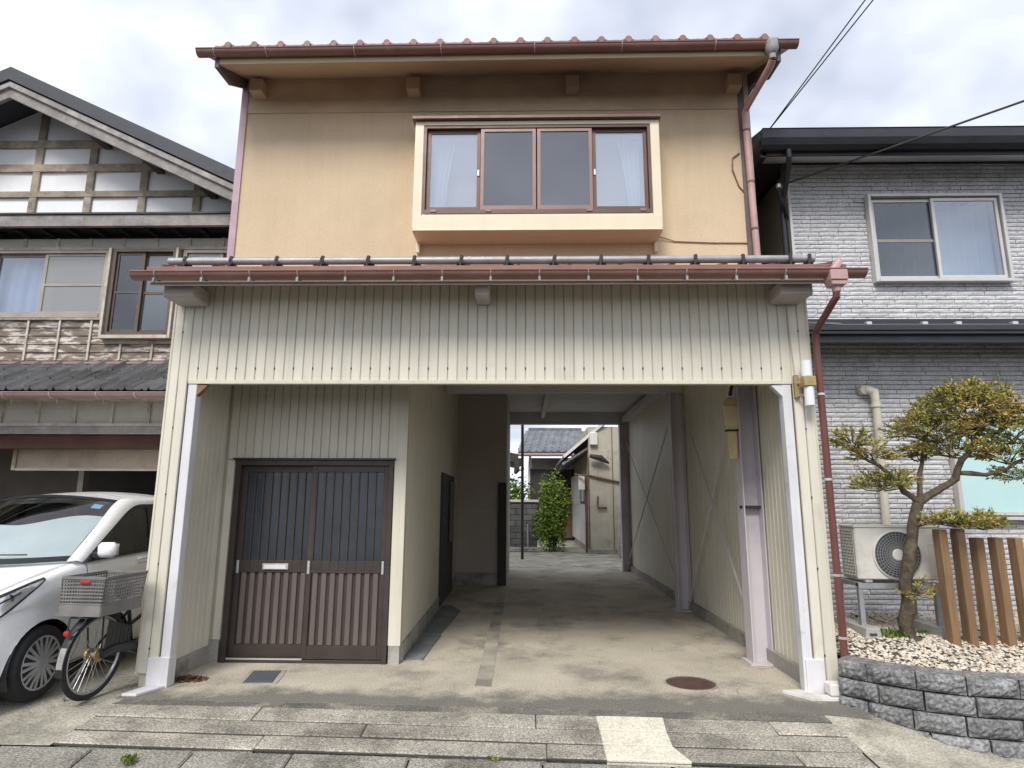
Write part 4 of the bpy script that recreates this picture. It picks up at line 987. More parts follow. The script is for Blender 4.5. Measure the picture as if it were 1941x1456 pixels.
mat('cast_block', (0.38, 0.37, 0.345), 0.9, 0.12, 5, 0.3, 60, speck=.15)
for x, lab in ((2.94, 'pale concrete foundation block under the left legs of the stand'), (3.60, 'pale concrete foundation block under the right legs of the stand')):
    b_ = thing('foundation_block', lab, 'block', (x+.05, 6.0, .40), 'blocks under the air-conditioner stand')
    part('body', MB().prism([(x-.03, .40), (x+.12, .40), (x+.105, .50), (x-.015, .50)], 'y', 5.74, 6.36), MATS['cast_block'], b_, bevel=.006)
    part('slot', B(x+.01, x+.07, 5.735, 5.742, .44, .46), MATS['ac_dark'], b_)

# brown timber posts
tops = [1.34, 1.345, 1.27, 1.275, 1.275, 1.20, 1.18]
pxs = [3.56, 3.715, 3.87, 4.02, 4.175, 4.325, 4.48]
nm = ['leftmost brown wooden screen post, tall, nearest the air conditioner', 'second brown wooden screen post from the air conditioner, tall like the first', 'third brown wooden screen post from the air conditioner, first of the shorter ones',
      'fourth brown wooden screen post from the air conditioner', 'fifth brown wooden screen post from the air conditioner', 'sixth brown wooden screen post, shortest, at the right edge of the photo', 'last brown wooden screen post, cut by the right edge of the photo']
for x, zt_, lab in zip(pxs, tops, nm):
    y = 5.60+.02*math.sin(x*7)
    single('screen_post', B(-.036, .036, -.045, .045, 0, zt_-.33), MATS['post_wood'], lab, 'post', 'brown posts in the gravel bed', loc=(x, y, .33), rot=(rk.uniform(-.008, .008), rk.uniform(-.008, .008), .12), bevel=.005)
# ------------------------------------------------------------------ white small car
mat('car_white', (0.85, 0.855, 0.865), 0.28, 0.01, 2, spec=0.5, coat=0.6)
mat('car_black', (0.015, 0.015, 0.017), 0.4, 0.1, 5)
mat('tyre', (0.022, 0.022, 0.024), 0.8, 0.15, 20, 0.3, 90)
mat('rim_silver', (0.50, 0.51, 0.53), 0.35, 0.08, 8, metal=0.6)
mat('lamp_silver', (0.62, 0.64, 0.67), 0.12, 0.15, 25, metal=0.7)
mat('pale_panel', (0.58, 0.62, 0.64), 0.35, 0.06, 4)
mat('red_plastic', (0.45, 0.02, 0.015), 0.3, 0.1, 8, spec=0.6)
mat('sticker_blue', (0.25, 0.45, 0.65), 0.4, 0.05, 8)
glass('car_glass', (0.8, 0.85, 0.85), 0.05, 0.01)
glass('car_glass_dark', (0.10, 0.14, 0.12), 0.03, 0.01)
XC, Y0 = -4.572, 4.58
car = thing('car', 'white compact car parked in the left garage, nose to the street', 'car', (XC, Y0+1.7, 0))
def lerp_tab(tab, u):
    for (a, b), (c, d) in zip(tab, tab[1:]):
        if u <= c:
            t = (u-a)/(c-a); t = max(0, t); return b+(d-b)*t
    return tab[-1][1]
TW = [(0, .40), (.03, .52), (.08, .60), (.18, .665), (.32, .705), (.5, .727), (.7, .7375), (2.9, .7375), (3.2, .71), (3.35, .64), (3.4, .5)]
TZ = [(0, .70), (.03, .76), (.08, .80), (.18, .84), (.32, .89), (.5, .94), (.7, .98), (.95, 1.025), (1.5, 1.045), (3.0, 1.09), (3.2, 1.08), (3.4, 1.0)]
def sm(tab, u, h=.05): return (lerp_tab(tab, max(0, u-h))+2*lerp_tab(tab, u)+lerp_tab(tab, min(3.4, u+h)))/4
def ring(u):
    w, zs = sm(TW, u), sm(TZ, u)
    return [(w-.075, zs), (w-.030, zs-.030), (w-.012, zs-.085), (w-.001, zs-.16), (w-.012, .70), (w-.004, .62), (w, .50), (w-.006, .38), (w-.03, .27), (w-.07, .20), (w-.18, .17)]
def cat(p, t):
    n = len(p)-1; x = t*n; i = min(n-1, int(x)); f = x-i
    p0, p1, p2, p3 = p[max(0, i-1)], p[i], p[i+1], p[min(n, i+2)]
    return tuple(.5*((2*b)+(-a+c)*f+(2*a-5*b+4*c-d)*f*f+(-a+3*b-3*c+d)*f**3) for a, b, c, d in zip(p0, p1, p2, p3))
def bpt(u, t, s, off=0.0):
    w, z = cat(ring(u), t); return Vector((XC+s*(w+off), Y0+u, z))
us = [0, .01, .03, .05, .08, .12, .16, .2, .25]+[.25+.035*i for i in range(1, 91)]
us = [u for u in us if u <= 3.4]+[3.4]
NT = 44
AR = .325
whl = [(.62, .285), (3.07, .285)]
for s in (1, -1):
    V_ = {}; bm = bmesh.new()
    for i, u in enumerate(us):
        for j in range(NT+1):
            p = bpt(u, j/NT, s)
            for (wu, wz) in whl:
                dy_, dz_ = p.y-Y0-wu, p.z-wz; r = math.hypot(dy_, dz_)
                if AR-.045 < r < AR+.004 and p.z > .15:
                    p.y = Y0+wu+dy_*AR/r
                    if p.z > .30: p.z = wz+dz_*AR/r
            V_[i, j] = bm.verts.new(p)
    for i in range(len(us)-1):
        for j in range(NT):
            q = [V_[i, j], V_[i+1, j], V_[i+1, j+1], V_[i, j+1]]
            if any(all(math.hypot(v.co.y-Y0-wu, v.co.z-wz) < AR+.002 for v in q) for wu, wz in whl): continue
            try: bm.faces.new(q if s > 0 else q[::-1]).smooth = True
            except ValueError: pass
    bmesh.ops.delete(bm, geom=[v for v in bm.verts if not v.link_faces], context='VERTS')
    bmesh.ops.recalc_face_normals(bm, faces=bm.faces)
    for f in bm.faces: f.smooth = True
    me = bpy.data.meshes.new('body_side'); bm.to_mesh(me); bm.free()
    part('body_side', me, MATS['car_white'], car)
def hood(u_, v_):
    u = .0+.98*u_; w = sm(TW, u)-.075; z = sm(TZ, u); sx_ = 2*v_-1
    return (XC+w*sx_, Y0+u-(.05*(1-u_)*(1-sx_*sx_)), z+.035*(1-sx_**2)*min(1, u_*4+.3))
part('hood', MB().grid(hood, 26, 20), MATS['car_white'], car, smooth='all')
part('front_face', MB().grid(lambda u, v: (XC+(2*u-1)*.42, Y0-.045*(1-(2*u-1)**2)-.01*math.sin(v*PI)+.005, .17+.55*v), 12, 8), MATS['car_white'], car, smooth='all')
part('grille', B(XC-.36, XC+.36, Y0-.075, Y0-.03, .42, .62), MATS['car_black'], car, bevel=.01)
part('tail', MB().grid(lambda u, v: (XC+(2*u-1)*.56, Y0+3.38, .2+.9*v), 4, 4), MATS['car_white'], car)
part('underbody', B(XC-.62, XC+.62, Y0+.1, Y0+3.3, .18, .40), MATS['car_black'], car)
part('cabin_floor', B(XC-.66, XC+.66, Y0+.98, Y0+3.3, .42, .80), MATS['car_black'], car)
part('dashboard', B(XC-.6, XC+.6, Y0+.88, Y0+1.25, .82, 1.02), MATS['car_black'], car, bevel=.03)
for s in (-1, 1):
    part('seat', B(XC+s*.34-.24, XC+s*.34+.24, Y0+1.95, Y0+2.12, .6, 1.22).box(XC+s*.34-.12, XC+s*.34+.12, Y0+2.0, Y0+2.08, 1.25, 1.42), MATS['garage_dark'], car, bevel=.03)
WS = lambda a, t: Vector((XC+(.635*(1-t)+.575*t)*a, Y0+(.63+.28*a*a)*(1-t)+(1.42+.14*a*a)*t, (1.052+.012*a*a)*(1-t)+(1.60-.05*a*a)*t+.03*math.sin(PI*t)*(1-.4*a*a)))
part('windscreen', MB().grid(lambda u, v: WS(2*u-1, v), 20, 12), MATS['car_glass'], car, smooth='all')
part('windscreen_band', MB().grid(lambda u, v: WS((2*u-1)*.995, .955+.045*v)+Vector((0, -.003, .004)), 20, 2), MATS['car_black'], car, smooth='all')
part('cowl', MB().grid(lambda u, v: WS((2*u-1), -.05+.07*v)+Vector((0, -.004, .006)), 20, 2), MATS['car_black'], car, smooth='all')
part('wiper', MB().tube([WS(-.8+.1*k, .06+.012*math.sin(k*.3))+Vector((0, -.012, .014)) for k in range(15)], .007, 5), MATS['car_black'], car)
part('pale_panel', MB().grid(lambda u, v: WS((2*u-1)*.93, .04+v*(.40+.28*u+.05*math.sin(u*9)))+Vector((0, .05, -.045)), 18, 6), MATS['pale_panel'], car, smooth='all')  # pale panel behind the lower windscreen, top edge slanted
part('sticker', MB().grid(lambda u, v: WS(.74+.12*u, .82+.08*v)+Vector((0, .012, -.012)), 2, 2), MATS['sticker_blue'], car)
RF = lambda a, t: (lambda f, r: f.lerp(r, t)+Vector((0, 0, .055*math.sin(PI*min(1, t*1.05))*(1-.35*a*a))))(WS(a, 1.0), Vector((XC+.58*a, Y0+3.2, 1.575-.05*a*a)))
part('roof', MB().grid(lambda u, v: RF(2*u-1, v), 22, 18), MATS['car_white'], car, smooth='all')
K1 = [(.86, .64, 1.035), (.91, .635, 1.064), (1.24, .610, 1.325), (1.56, .575, 1.55), (1.9, .585, 1.575), (2.5, .588, 1.585), (3.2, .58, 1.525)]
K2 = [(.97, .70, 1.02), (1.03, .70, 1.05), (1.36, .68, 1.29), (1.69, .65, 1.49), (2.0, .645, 1.515), (2.5, .642, 1.52), (3.12, .62, 1.46)]
for s in (1, -1):
    toW = lambda p: Vector((XC+s*p[1], Y0+p[0], p[2]))
    part('pillar', MB().grid(lambda u, v: toW(cat(K1, u)).lerp(toW(cat(K2, u)), v)+Vector((s*.014*math.sin(PI*v), 0, .012*math.sin(PI*v))), 40, 6), MATS['car_white'], car, smooth='all')
    belt = lambda u: (u, .722-.0*(u), lerp_tab(TZ, u)-.008)
    SW = lambda a, t: (lambda q: toW(belt(q[0])).lerp(toW(q), t)+Vector((s*.012*math.sin(PI*t), 0, 0)))(cat(K2, a))
    part('side_window', MB().grid(lambda u, v: SW(.05+.95*u, v), 36, 8), MATS['car_glass_dark'], car, smooth='all')
    part('window_trim', MB().grid(lambda u, v: SW(u, .06*v)+Vector((s*.006, 0, 0)), 36, 2), MATS['car_black'], car)
    part('window_trim', MB().grid(lambda u, v: SW(.08+.92*u, .93+.07*v)+Vector((s*.005, 0, 0)), 40, 2), MATS['car_black'], car)
    part('mirror_base', MB().grid(lambda u, v: SW(.08+.2*u, v)+Vector((s*.005, 0, 0)), 8, 4), MATS['car_black'], car)
    part('door_pillar', MB().grid(lambda u, v: SW(.62+.05*u, v)+Vector((s*.006, 0, 0)), 3, 6), MATS['car_black'], car)
    part('shoulder', MB().grid(lambda u, v: (lambda uu: (XC+s*(sm(TW, uu)-.075+.075*0)*(1-v)+s*(.70)*v, Y0+uu, sm(TZ, uu)*(1-v)+(sm(TZ, uu)+.004)*v))(.9+2.3*u), 30, 2), MATS['car_white'], car, smooth='all')
    hl = part('headlight', MB().grid(lambda u, v: bpt(.05+.50*u, (.045+.02*u)+v*(.27*(1-u)**.75+.015), s, .007), 16, 8), MATS['lamp_silver'], car, smooth='all')
    part('lamp_brow', MB().grid(lambda u, v: bpt(.05+.52*u, (.03+.02*u)+v*(.05-.02*u), s, .011), 16, 2), MATS['car_black'], hl)
    part('lamp_edge', MB().grid(lambda u, v: bpt(.05+.52*u, (.045+.02*u)+(.27*(1-u)**.75+.015)+v*.022, s, .009), 16, 2), MATS['car_black'], hl)
    part('lamp_bar', MB().grid(lambda u, v: bpt(.05+.30*u, .16-.04*u+v*.022, s, .012), 10, 2), MATS['car_black'], hl)
    part('lamp_clip', MB().tube([bpt(.27+.02*math.sin(k*.7), .10+.02*k, s, .014) for k in range(5)], .007, 5), MATS['car_black'], hl)
    part('door_seam', MB().grid(lambda u, v: bpt(1.02+.008*v-.12*max(0, u-.75), .02+.86*u, s, .0015), 24, 1), MATS['car_black'], car)
    part('door_seam', MB().grid(lambda u, v: bpt(2.02+.008*v, .02+.86*u, s, .0015), 24, 1), MATS['car_black'], car)
    part('hood_seam', MB().grid(lambda u, v: (XC+s*(sm(TW, .1+.82*u)-.085-.008*v), Y0+.1+.82*u, sm(TZ, .1+.82*u)+.0105), 24, 1), MATS['car_black'], car)
    part('door_handle', MB().tube([bpt(1.72, .16, s, .02), bpt(1.76, .16, s, .035), bpt(1.88, .16, s, .035), bpt(1.92, .16, s, .02)], .012, 6), MATS['car_white'], car)
    mi = part('mirror', B(XC+s*.775, XC+s*.93, Y0+1.02, Y0+1.12, 1.055, 1.185), MATS['car_white'], car, bevel=.03, smooth='all')
    part('mirror_stem', B(XC+s*.70, XC+s*.80, Y0+1.07, Y0+1.13, 1.04, 1.10), MATS['car_black'], mi, bevel=.012)
    part('mirror_face', B(XC+s*.79, XC+s*.92, Y0+1.121, Y0+1.125, 1.07, 1.17), MATS['silver'], mi)
    for wu, wz in whl:
        cx = XC+s*.655
        wl = part('wheel', MB().lathe([(.19, -.07), (.245, -.076), (.272, -.066), (.284, -.04), (.285, 0), (.284, .04), (.272, .066), (.245, .076), (.19, .07)], 40, (cx, Y0+wu, wz), 'x'), MATS['tyre'], car, smooth='all')
        part('rim', MB().lathe([(.205, s*.058), (.202, s*.074), (.188, s*.070), (.182, s*.045)], 40, (cx, Y0+wu, wz), 'x', cap=False), MATS['rim_silver'], wl, smooth='all')
        part('rim_back', MB().lathe([(.188, s*.040), (.188, s*.044)], 32, (cx, Y0+wu, wz), 'x'), MATS['car_black'], wl)
        sp = MB(); c0 = Vector((cx+s*.058, Y0+wu, wz))
        for k in range(10):
            for d in (-.10, .10):
                a = 2*PI*k/10+d; a2 = 2*PI*k/10+d*1.35
                sp.beam(c0+Vector((s*.012, .045*math.cos(a), .045*math.sin(a))), c0+Vector((0, .19*math.cos(a2), .19*math.sin(a2))), .024, .028, (1, 0, 0))
        part('spokes', sp, MATS['rim_silver'], wl)
        part('hub_cap', MB().lathe([(.055, s*.055), (.055, s*.078), (.04, s*.084)], 20, (cx, Y0+wu, wz), 'x'), MATS['rim_silver'], wl)
        n = 24
        li = MB().grid(lambda u, v: (XC+s*(.40+.315*v), Y0+wu+(AR-.004)*math.cos(-.45+(PI+.9)*u), wz+(AR-.004)*math.sin(-.45+(PI+.9)*u)), n, 2)
        part('wheel_arch', li, MATS['car_black'], car)

# ------------------------------------------------------------------ bicycle
mat('bike_black', (0.02, 0.022, 0.024), 0.35, 0.15, 6, spec=0.5)
mat('basket_grey', (0.20, 0.19, 0.18), 0.75, 0.15, 8)
mat('steel', (0.45, 0.45, 0.46), 0.35, 0.12, 10, metal=0.8)
mat('brass_gear', (0.42, 0.30, 0.12), 0.45, 0.2, 10, metal=0.6)
bx, by = -3.475, 5.25
hd = Vector((.07, 1.0, 0)).normalized(); rtv = Vector((hd.y, -hd.x, 0))
lean = .05
def bk(f, l, z):
    p = Vector((bx, by, 0))+hd*f+rtv*(l+lean*z); return Vector((p.x, p.y, z+G(bx, by)))
bike = thing('bicycle', 'old black bicycle with grey rear basket beside the white car', 'bicycle', (bx, by, 0))
def wheel(f0, nm='wheel'):
    t = MB(); n = 40
    def ringtube(r, rad, m=8):
        P = []
        for i in range(n):
            a = 2*PI*i/n
            for j in range(m):
                b = 2*PI*j/m; rr_ = r+rad*math.cos(b); P.append(bk(f0+rr_*math.cos(a), rad*math.sin(b), .335+rr_*math.sin(a)))
        return P, [(i*m+j, ((i+1) % n)*m+j, ((i+1) % n)*m+(j+1) % m, i*m+(j+1) % m) for i in range(n) for j in range(m)]
    t.add(*ringtube(.312, .022)); w = part(nm, t, MATS['tyre'], bike, smooth='all')
    r_ = MB(); r_.add(*ringtube(.284, .013)); part('rim', r_, MATS['steel'], w, smooth='all')
    s_ = MB()
    for k in range(28):
        a = 2*PI*k/28; a2 = a+(.5 if k % 2 else -.5); sd_ = .025 if k % 4 < 2 else -.025
        s_.tube([bk(f0+.02*math.cos(a2), sd_, .335+.02*math.sin(a2)), bk(f0+.28*math.cos(a), 0, .335+.28*math.sin(a))], .0022, 4, cap=False)
    part('spokes', s_, MATS['steel'], w, kind='stuff')
    part('hub', MB().tube([bk(f0, -.05, .335), bk(f0, .05, .335)], .02, 10), MATS['steel'], w)
    return w
rw = wheel(0.0); fw = wheel(1.08)
part('hub_brake', MB().tube([bk(0, -.055, .335), bk(0, -.035, .335)], .05, 16).tube([bk(0, .03, .335), bk(0, .042, .335)], .052, 16), MATS['brass_gear'], rw)
def fender(f0, a0, a1, r, nm):
    m = MB().grid(lambda u, v: bk(f0+r*math.cos(a0+(a1-a0)*u), -.032+.064*v, .335+(r+.012*math.sin(PI*v))*math.sin(a0+(a1-a0)*u)), 26, 4)
    return part(nm, m, MATS['bike_black'], bike, smooth='all')
rf = fender(0, .5, PI+.25, .352, 'rear_fender'); fender(1.08, .2, 2.5, .352, 'front_fender')
part('fender_tip', MB().grid(lambda u, v: bk(.354*math.cos(2.80+.42*u), -.024+.048*v, .335+.358*math.sin(2.80+.42*u)), 8, 2), MATS['grey_plastic'], rf)
part('reflector', MB().lathe([(.0, -.014), (.02, -.01), (.022, .006)], 12, tuple(bk(-.335, 0, .56)), 'y'), MATS['red_plastic'], bike)
fm_ = MB()
bbk = (.44, 0, .29); stt = (.30, 0, .72); hb, ht = (.92, 0, .60), (.90, 0, .80)
for a, b, r in (((0, .05, .335), bbk, .010), ((0, -.05, .335), bbk, .010), ((0, .05, .335), (.32, 0, .62), .009), ((0, -.05, .335), (.32, 0, .62), .009), (bbk, stt, .016), (bbk, hb, .018), ((.37, 0, .50), (.91, 0, .72), .016), (hb, ht, .018), (hb, (1.08, .04, .335), .012), (hb, (1.08, -.04, .335), .012)):
    fm_.tube([bk(*a), bk(*b)], r, 8)
part('frame', fm_, MATS['bike_black'], bike, smooth=True)
part('chain_case', MB().tube([bk(.0, .06, .335), bk(.12, .065, .36), bk(.30, .065, .34), bk(.46, .065, .30)], [.03, .032, .042, .06], 10), MATS['bike_black'], bike, smooth=True)
part('seat', MB().tube([bk(.18, 0, .80), bk(.22, 0, .81), bk(.32, 0, .80), bk(.44, 0, .79)], [.05, .09, .06, .02], 10).tube([bk(.30, 0, .70), bk(.28, 0, .79)], .013, 8), MATS['bike_black'], bike, smooth=True)
part('handlebar', MB().tube([bk(.72, .08, .98), bk(.88, .07, 1.0), bk(.93, .0, .92), bk(.88, -.2, 1.0), bk(.72, -.26, .98)], .012, 8).tube([bk(.90, 0, .80), bk(.93, 0, .93)], .012, 8), MATS['steel'], bike, smooth=True)
rk_ = MB()
for l in (-.07, .07):
    rk_.tube([bk(-.24, l, .655), bk(.30, l, .655)], .007, 6); rk_.tube([bk(0, l*.8, .335), bk(-.06, l, .655)], .007, 6)
    rk_.tube([bk(-.24, l, .655), bk(-.26, l*.8, .60), bk(-.31, l*.3, .55)], .006, 6)
for f in (-.24, -.05, .15): rk_.tube([bk(f, -.07, .655), bk(f, .07, .655)], .006, 6)
part('rack', rk_, MATS['bike_black'], bike, smooth=True)
part('crank', MB().tube([bk(.44, .09, .29), bk(.44, .10, .12)], .01, 6).box(*(lambda p: (p.x-.04, p.x+.04, p.y-.045, p.y+.045, p.z-.012, p.z+.012))(bk(.44, .15, .12))), MATS['bike_black'], bike)
part('skirt_guard', MB().grid(lambda u, v: bk(.02+.30*u, .06+.004*math.sin(u*40), .36+(.24-.10*u)*v), 20, 4), MATS['bike_black'], bike)
part('kickstand', MB().tube([bk(.02, -.07, .30), bk(-.06, -.16, .015), bk(-.02, -.18, .008)], .009, 6), MATS['steel'], bike, smooth=True)
# lattice basket
bs_ = MB(); f0, f1, l0, l1, z0, z1 = -.24, .22, -.17, .17, .675, .955
def bst(p, q, w=.009, h=.016): bs_.beam(bk(*p), bk(*q), w, h)
def side(a, b, ax, bx_):
    for k in range(8): 
        z = z0+.085+(z1-z0-.10)*k/7; e = .035*(z-z0)/(z1-z0)
        bst((a[0]*(1+e), a[1]*(1+e*2), z), (b[0]*(1+e), b[1]*(1+e*2), z), .006, .010)
    n = 16
    for k in range(n+1):
        t = k/n; p = (a[0]+(b[0]-a[0])*t, a[1]+(b[1]-a[1])*t); t2 = min(1, max(0, t+(.0)))
        q = (a[0]+(b[0]-a[0])*t2, a[1]+(b[1]-a[1])*t2)
        bst((p[0], p[1], z0+.07), (q[0]*1.035, q[1]*1.07, z1), .010 if k % 4 == 0 else .006, .007)
C4 = [(f0, l0), (f1, l0), (f1, l1), (f0, l1)]
for i in range(4): side(C4[i], C4[(i+1) % 4], 0, 0)
for i in range(4):
    a, b = C4[i], C4[(i+1) % 4]
    bst((*a, z0+.035), (*b, z0+.035), .012, .085)
    bst((a[0]*1.035, a[1]*1.07, z1), (b[0]*1.035, b[1]*1.07, z1), .018, .02)
bk_ = part('basket', bs_, MATS['basket_grey'], bike)
part('basket_floor', MB().prism([tuple(bk(f, l, 0))[:2] for f, l in C4], 'z', z0-.01, z0+.005), MATS['basket_grey'], bk_)
pz = bk(f0*1.06, .02, .925)
part('basket_reflector', B(pz.x-.04, pz.x+.04, pz.y-.012, pz.y-.002, pz.z-.013, pz.z+.013), MATS['red_plastic'], bk_, bevel=.005)
# ------------------------------------------------------------------ courtyard behind the carport
mat('shed_wall', (0.46, 0.43, 0.35), 0.85, 0.08, 2, 0.1, 40, dirt=(0.30, 0.27, 0.20), dscale=1.5, streak=0.12)
mat('shed_white', (0.66, 0.655, 0.63), 0.85, 0.08, 2, streak=0.15)
mat('cinder', (0.12, 0.122, 0.12), 0.95, 0.25, 2.5, 0.4, 40, rnd=0.15)
mat('cap_white', (0.58, 0.57, 0.53), 0.8, 0.1, 3)
mat('cyan_tile', (0.115, 0.12, 0.13), 0.35, 0.25, 3, rnd=0.25)
mat('brown_wood', (0.13, 0.075, 0.05), 0.8, 0.2, 4)
leafmat('shrub_leaf', [(0.04, 0.085, 0.015), (0.09, 0.17, 0.025), (0.18, 0.27, 0.04), (0.32, 0.38, 0.07)])
# shed on the right
sh = thing('shed', 'beige rendered shed with dark tiled eave at the end of the passage', 'shed', (2.6, 21, 0))
part('wall', B(1.98, 5.5, 20.0, 26, 0.12, 3.95), MATS['shed_wall'], sh)
part('footing', B(1.95, 5.5, 19.97, 26, 0, .12), MATS['plinth'], sh)
part('corner_strip', B(1.955, 1.99, 19.985, 20.03, .12, 3.0), MATS['brown_wood'], sh)
part('wall_joint', B(2.72, 2.74, 19.985, 20.0, .12, 3.95), MATS['brown_wood'], sh)
part('side_wall', B(1.93, 1.979, 20.6, 27, .2, 1.52), MATS['shed_white'], sh)
part('side_post', B(1.90, 1.978, 20.45, 20.6, 0, 2.4), MATS['brown_wood'], sh)
wn = part('window', B(1.915, 1.978, 20.7, 22.6, 1.52, 2.45), MATS['iron_dark'], sh)
for k in range(3): part('window_pane', B(1.905, 1.914, 20.78+.62*k, 21.3+.62*k, 1.6, 2.38), MATS['shed_white'] if k == 1 else MATS['screen_grey'], wn)
part('fascia_edge', B(1.90, 1.93, 22.7, 27, 1.5, 2.6), MATS['shed_white'], sh)
ev = part('eave_roof', MB().add([(1.15, 20.3, 2.72), (1.25, 27, 2.72), (2.0, 27, 3.25), (2.0, 20.3, 3.25), (1.15, 20.3, 2.68), (1.25, 27, 2.68), (2.0, 27, 3.15), (2.0, 20.3, 3.15)], [(0, 1, 2, 3), (7, 6, 5, 4), (0, 4, 5, 1), (1, 5, 6, 2), (2, 6, 7, 3), (3, 7, 4, 0)]), MATS['iron_dark'], sh)
for k in range(7): part('ridge_tile', MB().tube([(1.17+.12*k, 20.28, 2.75+.076*k), (1.28+.12*k, 20.28, 2.83+.076*k)], .055, 8), MATS['cyan_tile'], ev, smooth=True)
part('hip_tile', MB().tube([(2.0, 19.75, 3.0), (2.35, 19.8, 2.93), (2.6, 19.85, 2.78)], [.06, .10, .03], 8), MATS['iron_dark'], sh, smooth=True)
part('upper_roof', MB().add([(1.2, 20.2, 3.05), (2.75, 19.85, 4.35), (2.75, 26, 4.35), (1.2, 26, 3.05), (1.2, 20.2, 2.95), (2.75, 19.85, 4.22), (2.75, 26, 4.22), (1.2, 26, 2.95)], [(0, 1, 2, 3), (7, 6, 5, 4), (0, 4, 5, 1), (1, 5, 6, 2), (2, 6, 7, 3), (3, 7, 4, 0)]), MATS['cyan_tile'], sh)
part('barge_strip', MB().beam((1.2, 20.18, 3.0), (2.75, 19.83, 4.29), .03, .09), MATS['shed_white'], sh)
part('meter_box', B(2.02, 2.26, 19.85, 19.98, 3.35, 3.75), MATS['shed_white'], sh, bevel=.02)
part('water_heater', B(1.68, 1.88, 20.3, 20.5, 1.95, 2.45), MATS['shed_white'], sh, bevel=.02)
part('pipe', MB().tube([(2.05, 19.95, 2.38), (2.5, 19.95, 2.28), (3.0, 19.95, 2.18)], .03, 6).tube([(1.55, 20.3, 2.45), (2.05, 19.95, 2.38)], .03, 6), MATS['brown_wood'], sh)
part('tap', MB().tube([(2.25, 19.98, 1.75), (2.23, 19.95, 1.5), (2.25, 19.92, 1.36)], .025, 6).tube([(2.25, 19.93, 1.40), (2.52, 19.93, 1.40)], .035, 6), MATS['brown_wood'], sh, smooth=True)
stp = single('concrete_step', B(2.72, 3.1, 18.6, 19.2, 0, .35), MATS['plinth'], 'small concrete step block by the shed at the end of the passage', 'step', bevel=.02)
# block wall, left
cw = thing('block_wall', 'dark mossy concrete block wall with pale cap behind the passage', 'wall', (-.3, 21, 0))
part('core', B(-2.5, .36, 21.02, 21.14, 0, 1.56), MATS['gap'], cw)
for r_ in range(8):
    for k in range(8):
        x = -2.5+.36*k+(.18 if r_ % 2 else 0)
        if x > .3: continue
        part('block', B(x+.006, min(.36, x+.354), 20.98, 21.10, .02+.19*r_, .2+.19*r_), MATS['cinder'], cw, bevel=.008)
part('cap', B(-2.55, .42, 20.92, 21.2, 1.56, 1.64), MATS['cap_white'], cw, bevel=.01)
part('base', B(-2.5, .5, 20.6, 20.97, 0, .13), MATS['plinth'], cw, bevel=.02)
part('drain_pipe', MB().tube([(.05, 20.93, .1), (.05, 20.93, .85)], .03, 8), MATS['galv'], cw)
single('pole', MB().tube([(-.11, 18.0, 0), (-.11, 18.0, 3.9)], .042, 10), MATS['iron_dark'], 'thin dark pole standing in the yard behind the passage', 'pole', smooth=True)
# shrub
def shrub(name, lab, c, rad, n, leaf, mt, cat_='shrub', stem=True):
    t = thing(name, lab, cat_, (c[0], c[1], 0)); m = MB(); rr2 = random.Random(int(c[1]*100))
    for _ in range(n):
        th = rr2.random()*2*PI; cz = rr2.uniform(-1, 1); q = math.sqrt(1-cz*cz); d = rr2.uniform(.35, 1.05)**.7*(1+.25*math.sin(th*3+cz*4))
        p = Vector(c)+Vector((q*math.cos(th)*rad[0], q*math.sin(th)*rad[1], cz*rad[2]))*d
        dv = Vector((rr2.uniform(-1, 1), rr2.uniform(-1, 1), rr2.uniform(-.8, .6))).normalized(); l = leaf*rr2.uniform(.6, 1.3)
        w = dv.cross(Vector((rr2.uniform(-1, 1), rr2.uniform(-1, 1), rr2.uniform(-1, 1)))).normalized()*l*.3
        m.add([p, p+dv*l*.5+w, p+dv*l, p+dv*l*.5-w], [(0, 1, 2, 3)])
    part('foliage', m, mt, t)
    sm_ = MB()
    for k in range(5):
        a = k*1.3; sm_.tube([(c[0]+.08*math.cos(a), c[1]+.08*math.sin(a), 0), (c[0]+.3*rad[0]*math.cos(a), c[1]+.3*rad[1]*math.sin(a), c[2]), (c[0]+.5*rad[0]*math.cos(a), c[1]+.5*rad[1]*math.sin(a), c[2]+rad[2]*.8)], [.03, .02, .008], 5)
    part('stem', sm_, MATS['bark'], t, smooth=True)
    return t
shrub('green_shrub', 'bright green leafy shrub beside the block wall behind the passage', (.86, 20.9, 1.20), (.52, .48, 1.18), 8500, .085, MATS['shrub_leaf'])
shrub('far_shrub', 'yellow-green shrub peeking over the block wall cap, left of the pole', (-.55, 23.2, 1.75), (.7, .5, .7), 1200, .14, MATS['shrub_leaf'])
# far house with tiled roof
fh = thing('far_house', 'far house with dark grey tiled roof seen through the passage', 'house', (1.2, 28, 0))
part('wall', B(.1, 4.5, 27.2, 33, 0, 3.45), MATS['shed_wall'], fh)
part('dark_bay', B(.1, 4.5, 27.0, 27.2, 0, 2.95), MATS['iron_dark'], fh)
part('door', B(1.2, 2.0, 26.93, 27.0, .1, 2.2), MATS['brown_wood'], fh)
rfm = part('roof', MB().add([(-.35, 26.4, 3.62), (4.6, 26.4, 3.62), (2.6, 30, 4.95), (.15, 30, 4.95), (-.35, 26.4, 3.5), (4.6, 26.4, 3.5), (2.6, 30, 4.85), (.15, 30, 4.85)], [(0, 1, 2, 3), (7, 6, 5, 4), (0, 4, 5, 1), (1, 5, 6, 2), (2, 6, 7, 3), (3, 7, 4, 0)]), MATS['cyan_tile'], fh)
ft = MB(); n7 = 8
ft.grid(lambda u, v: ((u-.5)*.31, v*.48, .05*math.exp(-((u-.5)/.2)**2)+.178*v+.035), n7, 1); ft.lathe([(.06, -.01), (.06, .02)], 8, (0, 0, .05), 'y')
